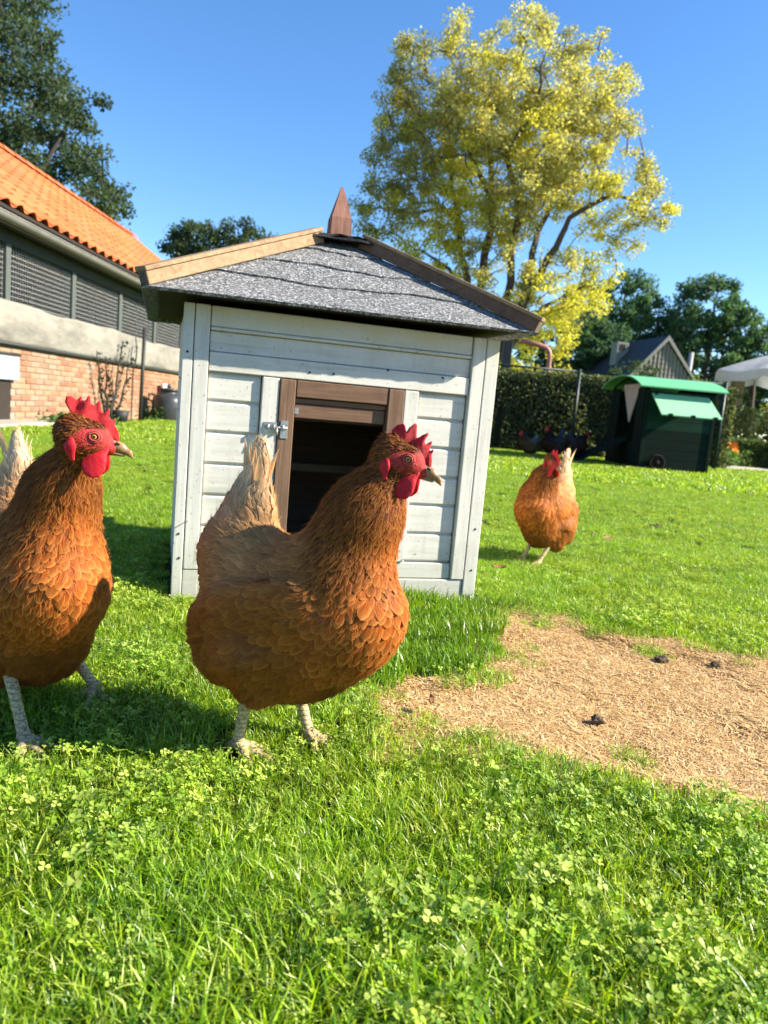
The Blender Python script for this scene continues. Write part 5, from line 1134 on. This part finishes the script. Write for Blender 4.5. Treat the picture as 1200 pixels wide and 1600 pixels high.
    for ti in range(KT):
        t = TT[ti]
        if ti: cur = cur + dd * (L * (t - TT[ti - 1]))[:, None]
        g = unit(grad(fn, cur)); cur = cur - g * fn(cur)[:, None]; dd = unit(dd - np.sum(dd * g, 1)[:, None] * g); dd[:, 2] -= 0.0; side = unit(np.cross(g, dd))
        rag = par[:, 4]; prof = (min(1, (t * 1.6 + .12)) ** .7) * (1 - max(0, (t - .55) / .45) ** 2.4) ** .55 if t < 1 else 0.10
        prof = max(prof, .12); narrow = np.clip((.012 - par[:, 1]) / .008, 0, 1); pf = prof * (1 - narrow * .45 * max(0, t - .3)); hw = Wd * .5 * pf
        for ui in range(KU):
            u = (ui / (KU - 1)) * 2 - 1; q = cur + side * (hw * u)[:, None] + g * (-.0012 + (lift + .0012) * t ** 1.5 - np.abs(u) ** 2 * hw * .16 + .0003 * ui)[:, None]
            Vs[:, ti, ui] = q; Ns[:, ti, ui] = g + side * (u * .35) + dd * .10; UV[:, ti, ui, 0] = ui / (KU - 1); UV[:, ti, ui, 1] = t
    Vf = Vs.reshape(-1, 3); m = KT * KU; base = np.arange(n)[:, None] * m; qs = [(t * KU + u, t * KU + u + 1, (t + 1) * KU + u + 1, (t + 1) * KU + u) for t in range(KT - 1) for u in range(KU - 1)]
    Qf = np.concatenate([base + np.array(q) for q in qs]); Wc = W ** 1.3; Wc /= Wc.sum(1)[:, None]
    col = Wc @ cols; ecol = Wc @ np.array([g[8] for g in G]); jit = rs.uniform(.88, 1.14, (n, 1)) * (.72 + .56 * vnoise(S[:, [0, 2]] + S[:, [1, 1]], 26, seed))[:, None]; col, ecol = col * jit, ecol * rs.uniform(.8, 1.2, (n, 1))
    me = fast_mesh('plumage', Vf, Qf, FEATHER, True, UV.reshape(-1, 2), {'col': np.repeat(np.clip(col, 0, 1), m, 0), 'edge': np.repeat(np.clip(ecol, 0, 1), m, 0), 'rag': np.repeat(np.repeat(par[:, 4:5], 3, 1), m, 0)})
    fnv = np.empty(len(me.polygons) * 3, np.float32); me.polygons.foreach_get('normal', fnv); fnv = fnv.reshape(-1, 3); gN = unit(Ns.reshape(-1, 3)); flip = np.sum(fnv * gN[Qf[:, 0]], 1)
    if flip.mean() < 0: me.flip_normals()
    vn = np.empty(len(Vf) * 3, np.float32); me.vertex_normals.foreach_get('vector', vn); vn = vn.reshape(-1, 3); me.normals_split_custom_set_from_vertices(unit(gN * .76 + vn * .24).tolist())
    link('plumage', me, body, kind='stuff')
    if detail < 1 and p.get('plain'):
        pass
    # ---- fine filoplumes that soften the coat
    if detail >= .4:
        nf = 16000 if detail >= 1 else 5000; fi = rs.randint(0, n, nf); p0 = S[fi] + rs.normal(0, .004, (nf, 3)); fd = D[fi] + rs.normal(0, .28, (nf, 3)); gg = unit(grad(fn, p0)); fd = unit(fd - np.sum(fd * gg, 1)[:, None] * gg)
        fl = rs.uniform(.008, .020, nf) * np.where(par[fi, 4] > .35, 1.5, 1.0) * np.clip(par[fi, 0] / .03, .4, 1.3); hd_ = np.linalg.norm(p0 - HO, axis=1); ok = (hd_ > .05) | (rs.rand(nf) < .25); lf = rs.uniform(.0012, .0045, nf) * np.where(par[fi, 4] > .35, 1.7, 1.0)
        Vh = np.empty((nf, 4, 2, 3)); sdv = unit(np.cross(gg, fd) + rs.normal(0, .5, (nf, 3))); curl = rs.normal(0, .25, nf)
        for ti in range(4):
            t = ti / 3; c_ = p0 + fd * (fl * t)[:, None]; g2 = unit(grad(fn, c_)); c_ = c_ - g2 * fn(c_)[:, None] + g2 * (.0008 + lf * t)[:, None] + sdv * (curl * fl * t * t)[:, None]; w_ = .00030 * (1 - t * .8)
            Vh[:, ti, 0] = c_ - sdv * w_; Vh[:, ti, 1] = c_ + sdv * w_
        Vh = Vh[ok]; nf = len(Vh); bq = np.arange(nf)[:, None] * 8; Qh = np.concatenate([bq + np.array((2 * i, 2 * i + 1, 2 * i + 3, 2 * i + 2)) for i in range(3)])
        ce = np.clip((ecol[fi[ok]] * .6 + col[fi[ok]] * .4) * rs.uniform(.8, 1.4, (nf, 1)), 0, 1); me = fast_mesh('fluff', Vh.reshape(-1, 3), Qh, FLUFF, True, cols={'col': np.repeat(ce, 8, 0)}); link('fluff', me, body, kind='stuff')
    # ---- tail plumes: long upright feathers
    tx, tz = p.get('tail', (-.070, .435)); tpc = np.array(guides(p.get('tone', np.array((1, 1, 1.))), 0)[26][7]); tpe = np.array(guides(p.get('tone', np.array((1, 1, 1.))), 0)[26][8])
    for k in range(8 if detail >= .4 else 4):
        s = (k % 2) * 2 - 1; r = k // 2; x0 = tx - .018 + .006 * r; y0 = s * (.004 + .003 * r); Lk = .092 - .006 * r; w = .0125; Vt, uvt = [], []
        lean = (-.10 + .07 * r) + p.get('tailx', .1); NT_, NU = 9, 5
        for i in range(NT_):
            t = i / (NT_ - 1); wd = w * .5 * (min(1, t * 2.2 + .2)) * (1 - max(0, (t - .35) / .65) ** 1.6) + .0004
            for j in range(NU):
                u = j / (NU - 1) * 2 - 1; Vt.append((x0 + lean * Lk * t + wd * u, y0 + s * (.004 * t + .010 * t * t) - s * abs(u) * .0025 + rs.normal(0, .0003), tz - .085 + Lk * t)); uvt.append((j / (NU - 1), t))
        Vt = np.array(Vt); Qt = np.array([(i * NU + j, i * NU + j + 1, (i + 1) * NU + j + 1, (i + 1) * NU + j) for i in range(NT_ - 1) for j in range(NU - 1)]); nV = len(Vt)
        me = fast_mesh('tail_feather', Vt, Qt, FEATHER, True, np.array(uvt), {'col': np.tile(np.clip(tpc, 0, 1), (nV, 1)), 'edge': np.tile(np.clip(tpe, 0, 1), (nV, 1)), 'rag': np.full((nV, 3), .75)}); link('tail_feather', me, h)
    # ---- comb
    cp = np.array(p['comb']); bl = np.array(p['combbase'], float)
    def cfn(P):
        q = P[:, [0, 2]]; d = poly_sd(q, cp); bd = np.min(np.linalg.norm(q[:, None] - bl[None], axis=2), 1); tk = .0013 + .0026 * np.clip(1 - bd / .018, 0, 1); wob = .0016 * np.sin(q[:, 0] * 260) * np.clip(bd / .02, 0, 1)
        return np.where(d < 0, np.abs(P[:, 1] - wob) - tk * np.sqrt(np.clip(-d / .0028, 0, 1)), np.sqrt(np.clip(d, 0, None) ** 2 + (P[:, 1] - wob) ** 2))
    lo, hi_ = cp.min(0) - .003, cp.max(0) + .003; cs_ = .0009 if detail >= 1 else .0022
    Vc, Qc = surface_nets(cfn, (lo[0], -.0075, lo[1]), (hi_[0], .0075, hi_[1]), cs_); link('comb', fast_mesh('comb', (Vc * hs) @ HR.T + HO, Qc, COMB, True), h)
    # ---- wattles, ear lobes, lids, eyes
    def blob(name, prs, mat, k=.003, cs=.0011, pad=.004, parent=h, wr=0.0):
        prs = [(np.array(a, float), np.array(b, float), ra, rb, ax, fl) for a, b, ra, rb, ax, fl in prs]
        A = np.array([q for pr in prs for q in (pr[0], pr[1])]); r = max(max(pr[2], pr[3]) for pr in prs) + pad
        f2 = lambda P: sdf(prs, P, k) + (wr * np.sin(P[:, 0] * 700 + P[:, 2] * 300) * .5 if wr else 0)
        Vb, Qb = surface_nets(f2, A.min(0) - r, A.max(0) + r, cs if detail >= 1 else cs * 2.2); return link(name, fast_mesh(name, (Vb * hs) @ HR.T + HO, Qb, mat, True), parent)
    for s in (-1, 1):
        wn_ = np.array((-.15, s * .95, .25)); wn_ /= np.linalg.norm(wn_)
        blob('wattle', [((.024, s * .0085, -.011), (.019, s * .0115, -.022), .0065, .0110, wn_, .34), ((.0160, s * .0135, -.0305), (.0170, s * .0140, -.0335), .0146, .0146, wn_, .19)], COMB_IN, .005, wr=.0003)
        en = np.array((-.3, s * .95, .0)); en /= np.linalg.norm(en)
        blob('ear_lobe', [((-.014, s * .0200, -.006), (-.013, s * .0220, -.014), .0045, .0065, en, .40), ((-.013, s * .0220, -.014), (-.008, s * .0225, -.028), .0065, .0038, en, .38)], COMB_IN, .004)
        yy = np.linspace(.002, .03, 80); fv = fn(np.array([H((.012, s * q, .0035)) for q in yy])); ysf = yy[np.argmax(fv > 0)] if (fv > 0).any() else .0165
        ec = np.array((.012, s * (ysf - .0034), .0035)) * hs
        eye = MB(); r = .0052; prof = [(r * math.sin(math.pi * i / 10), r * math.cos(math.pi * i / 10)) for i in range(11)]
        em = MB().lathe(prof, 18).me('eye', EYE, True); 
        for vtx in em.vertices: vtx.co = Vector((vtx.co.x, vtx.co.z * s, vtx.co.y))
        EM = Matrix.Translation(Vector(HR @ ec + HO)) @ Matrix(HR.tolist()).to_4x4() @ Matrix.Scale(hs, 4); eo = link('eye', em, h); eo.matrix_local = EM
        lid = MB()
        for rr, th, off in ((.0053, .0011, .0034), (.0076, .0011, .0022)):
            ring = [Vector((rr * math.cos(a) * 1.08, s * (off + .0006), rr * math.sin(a) * .92)) for a in [2 * math.pi * i / 20 for i in range(21)]]; lid.tube(ring, th, 6, False)
        lo_ = link('eyelid', lid.me('eyelid', COMB_IN if False else SKINLID, True), h); lo_.matrix_local = EM
    # ---- beak
    blob('beak', [((.026, 0, -.003), (.042, 0, -.0050), .0092, .0062, (0, 1, 0), .78), ((.042, 0, -.0050), (.0535, 0, -.0095), .0062, .0038, (0, 1, 0), .72), ((.0535, 0, -.0095), (.0590, 0, -.0150), .0036, .0012, (0, 1, 0), .75)], BEAK, .003, .0008)
    blob('lower_beak', [((.024, 0, -.0120), (.047, 0, -.0135), .0055, .0022, (0, 1, 0), .95)], BEAK, .002, .0008)
    for s in (-1, 1): blob('nostril', [((.0375, s * .0062, .0005), (.0410, s * .0052, -.0008), .0014, .0010, None, 1)], M['dark'], .001, .0006, .002)
    # ---- legs
    for li, (fx, fy, fyaw, lift_) in enumerate(p['feet']):
        s = 1 if fy > 0 else -1; top = np.array((-.022 + (fx + .02) * .35, s * .045, .105)); an = np.array((fx, fy, .020 + lift_)); R_ = rotz(fyaw)
        pr = [(top, top * .35 + an * .65, .0110, .0074, None, 1), (top * .35 + an * .65, an, .0074, .0086, None, 1)]
        for ang, Lt in ((-.62, .040), (0.0, .052), (.62, .042), (2.75, .022)):
            d = R_ @ np.array((math.cos(ang), math.sin(ang), 0)); k1 = an + d * Lt * .5 + (0, 0, -.006); k2 = an + d * Lt + (0, 0, -.0135 - lift_ * .6); k3 = k2 + d * .010 + np.array((0, 0, -.0030))
            pr += [(an, k1, .0074, .0060, None, 1), (k1, k2, .0060, .0044, None, 1), (k2, k3, .0032, .0010, None, 1)]
        A = np.array([q for x in pr for q in (x[0], x[1])]); f2 = lambda P: sdf(pr, P, .004)
        Vb, Qb = surface_nets(f2, A.min(0) - .014, A.max(0) + .014, .0016 if detail >= 1 else .004); link('leg', fast_mesh('leg', Vb, Qb, p.get('legmat', LEG), True), h)
    return h
SKINLID = flesh('eyelid_skin', (0.50, 0.06, 0.05), (0.62, 0.13, 0.10), 900, .6)
# comb outlines in head space (x forward, z up, metres from the centre of the skull)
COMB_A = [(-.012, .016), (-.020, .020), (-.0245, .029), (-.020, .038), (-.012, .043), (-.0075, .040), (-.0050, .034), (-.003, .041), (.002, .0485), (.0055, .046), (.008, .036), (.0105, .031), (.015, .036), (.0215, .0425), (.0235, .040), (.0215, .031), (.0235, .0265), (.0285, .0335), (.031, .0325),
          (.0300, .0245), (.0315, .021), (.0345, .025), (.0365, .0235), (.0355, .017), (.0385, .010), (.0400, .003), (.0375, -.001), (.031, .004), (.022, .010), (.012, .0145), (.002, .0155)]
BASE_A = [(-.006, .017), (.004, .016), (.014, .014), (.023, .010), (.031, .004), (.037, .000)]
COMB_B = [(-.014, .019), (-.024, .026), (-.032, .037), (-.0315, .045), (-.025, .046), (-.019, .043), (-.0165, .046), (-.015, .050), (-.0125, .044), (-.0085, .0445), (-.0065, .0515), (-.0035, .0505), (-.0015, .042), (.003, .041), (.0065, .0475), (.0095, .045), (.0105, .036), (.0150, .034), (.0205, .0405), (.0225, .039),
          (.0225, .030), (.0265, .027), (.0295, .031), (.0305, .027), (.030, .022), (.036, .015), (.0395, .006), (.0385, .000), (.033, .002), (.024, .008), (.012, .0135), (-.002, .016)]
hen('russet hen standing before the door of the nest house, its face in shade', (-.127, 1.030, -.007), rad(-22), dict(drop=-.012, head=(.155, .446), hs=1.03, hyaw=rad(9), hpitch=rad(14), feet=[(-.036, -.050, rad(5), 0.0), (.032, .036, rad(-8), 0.0)], neck=(.108, .362),
    tone=np.array((1.0, 1.0, 1.0)), comb=COMB_A, combbase=BASE_A, tail=(-.060, .452), tailx=.10), 101)
hen('russet hen cut off by the left edge, its red comb and face in full sun', (-.520, 1.090, -.006), rad(-50), dict(head=(.166, .437), hy=.018, hs=1.05, hyaw=rad(62), hpitch=rad(8), feet=[(.135, -.043, rad(15), 0.0), (.007, .093, rad(-30), 0.004)], neck=(.102, .350), drop=.026,
    tone=np.array((1.02, 1.0, 1.0)), comb=COMB_B, combbase=BASE_A, tail=(-.115, .425), tailx=-.25, legmat=LEG2), 202)
hen('russet hen facing the camera alone on the lawn right of the nest house', (.590, 2.660, -.006), rad(-132), dict(head=(.110, .405), hy=.060, hs=1.08, hyaw=rad(66), hpitch=rad(16), feet=[(.045, -.055, rad(5), .0), (.075, .030, rad(-8), .0)], neck=(.090, .335), drop=.012,
    tone=np.array((1.15, 1.15, 1.1)), comb=COMB_A, combbase=BASE_A, tail=(-.105, .455), tailx=-.08), 303, scale=.93, detail=.45)
hen('dark brown hen with red comb standing in shade before the hedge', (1.97, 10.5, 0), rad(178), dict(head=(.150, .40), hs=1.0, hyaw=0, hpitch=rad(8), feet=[(-.02, -.04, 0, .0), (.02, .04, 0, .0)], neck=(.100, .335), tone=np.array((.22, .42, .9)),
    comb=COMB_A, combbase=BASE_A, tail=(-.115, .36), tailx=-.6), 404, scale=.85, detail=.3)
hen('upright black hen standing in the shade beside the dark brown hen', (2.27, 10.35, 0), rad(150), dict(head=(.10, .430), hs=1.0, hyaw=0, hpitch=rad(8), feet=[(-.02, -.04, 0, .0), (.02, .04, 0, .0)], neck=(.080, .345), tone=np.array((.05, .09, .35)),
    comb=COMB_A, combbase=BASE_A, tail=(-.095, .46), tailx=-.1), 505, scale=1.0, detail=.3)
hen('broad black hen pecking at the foot of the coop ramp', (2.62, 10.55, 0), rad(20), dict(head=(.165, .36), hs=1.0, hyaw=0, hpitch=rad(25), feet=[(-.02, -.04, 0, .0), (.02, .04, 0, .0)], neck=(.110, .315), tone=np.array((.07, .11, .35)),
    comb=COMB_A, combbase=BASE_A, tail=(-.125, .38), tailx=-.5), 606, scale=1.05, detail=.3)

# ------------------------------------------------------------------ small loose things on the ground
def litter():
    cl = simple('dark_clod', (0.11, 0.08, 0.055), 0.95, 0.6, 60, 0.9, spec=0.05)
    def lump(r, seed, flat=.6):
        rnd = random.Random(seed); bm = bmesh.new(); bmesh.ops.create_icosphere(bm, subdivisions=3, radius=r)
        for v in bm.verts: v.co *= (rnd.uniform(.8, 1.15) * (1 + .25 * math.sin(v.co.x * 300 + seed) * math.cos(v.co.y * 260))); v.co.z = v.co.z * flat + r * flat * .2
        me = bpy.data.meshes.new('clod'); bm.to_mesh(me); bm.free(); me.materials.append(cl); return me
    for k, (x, y, r, lb) in enumerate(((0.648, 1.60, .014, 'dark soil clod on the upper edge of the dry patch, left of its twin'), (0.768, 1.60, .011, 'smaller dark soil clod near the right edge of the dry patch'), (0.40, 1.225, .012, 'dark soil lump in the middle of the dry patch'),
                                   (0.715, 1.13, .009, 'dark soil lump low at the right of the dry patch'), (1.45, 3.9, .035, 'dark round clump lying on the sunny lawn between the hens and the green coop'))):
        o = link('soil_clod', lump(r, k), label=lb, cat='clod', group='dark soil clods'); o.location = (x, y, 0.0)
    lm = simple('dry_leaf', (0.24, 0.12, 0.05), 0.7, 0.4, 60); pm = simple('pale_feather', (0.62, 0.52, 0.38), 0.8, 0.2, 60)
    def leaf(L, W, seed):
        rnd = random.Random(seed); V = []; N = 7
        for i in range(N):
            t = i / (N - 1); w = W * math.sin(math.pi * min(.97, t * .9 + .06)) * rnd.uniform(.8, 1.1)
            for s in (-1, 0, 1): V.append((L * (t - .5), s * w * .5, .010 + abs(s) * .006 * rnd.uniform(.3, 1.5) + .010 * t * t))
        return mesh('leaf', V, [(3 * i + j, 3 * i + j + 1, 3 * i + 4 + j, 3 * i + 3 + j) for i in range(N - 1) for j in (0, 1)], lm, True)
    for k, (x, y, z, L, lb) in enumerate(((0.378, 2.33, .02, .045, 'curled brown dry leaf on the grass right of the nest house corner'), (0.10, 1.175, .015, .03, 'small brown dry leaf on the left tongue of the dry patch'), (-2.05, 5.2, .03, .09, 'pale dry leaf lying on the lawn left of the nest house'),
                                      (-1.35, 4.1, .03, .06, 'small dry leaf on the lawn beside the nest house shadow'), (0.95, 3.1, .03, .05, 'brown dry leaf on the lawn right of the third hen'))):
        o = link('fallen_leaf', leaf(L, L * .5, k), label=lb, cat='leaf', group='fallen dry leaves'); o.location = (x, y, z); o.rotation_euler = (0.3, 0.2, k * 1.7)
litter()
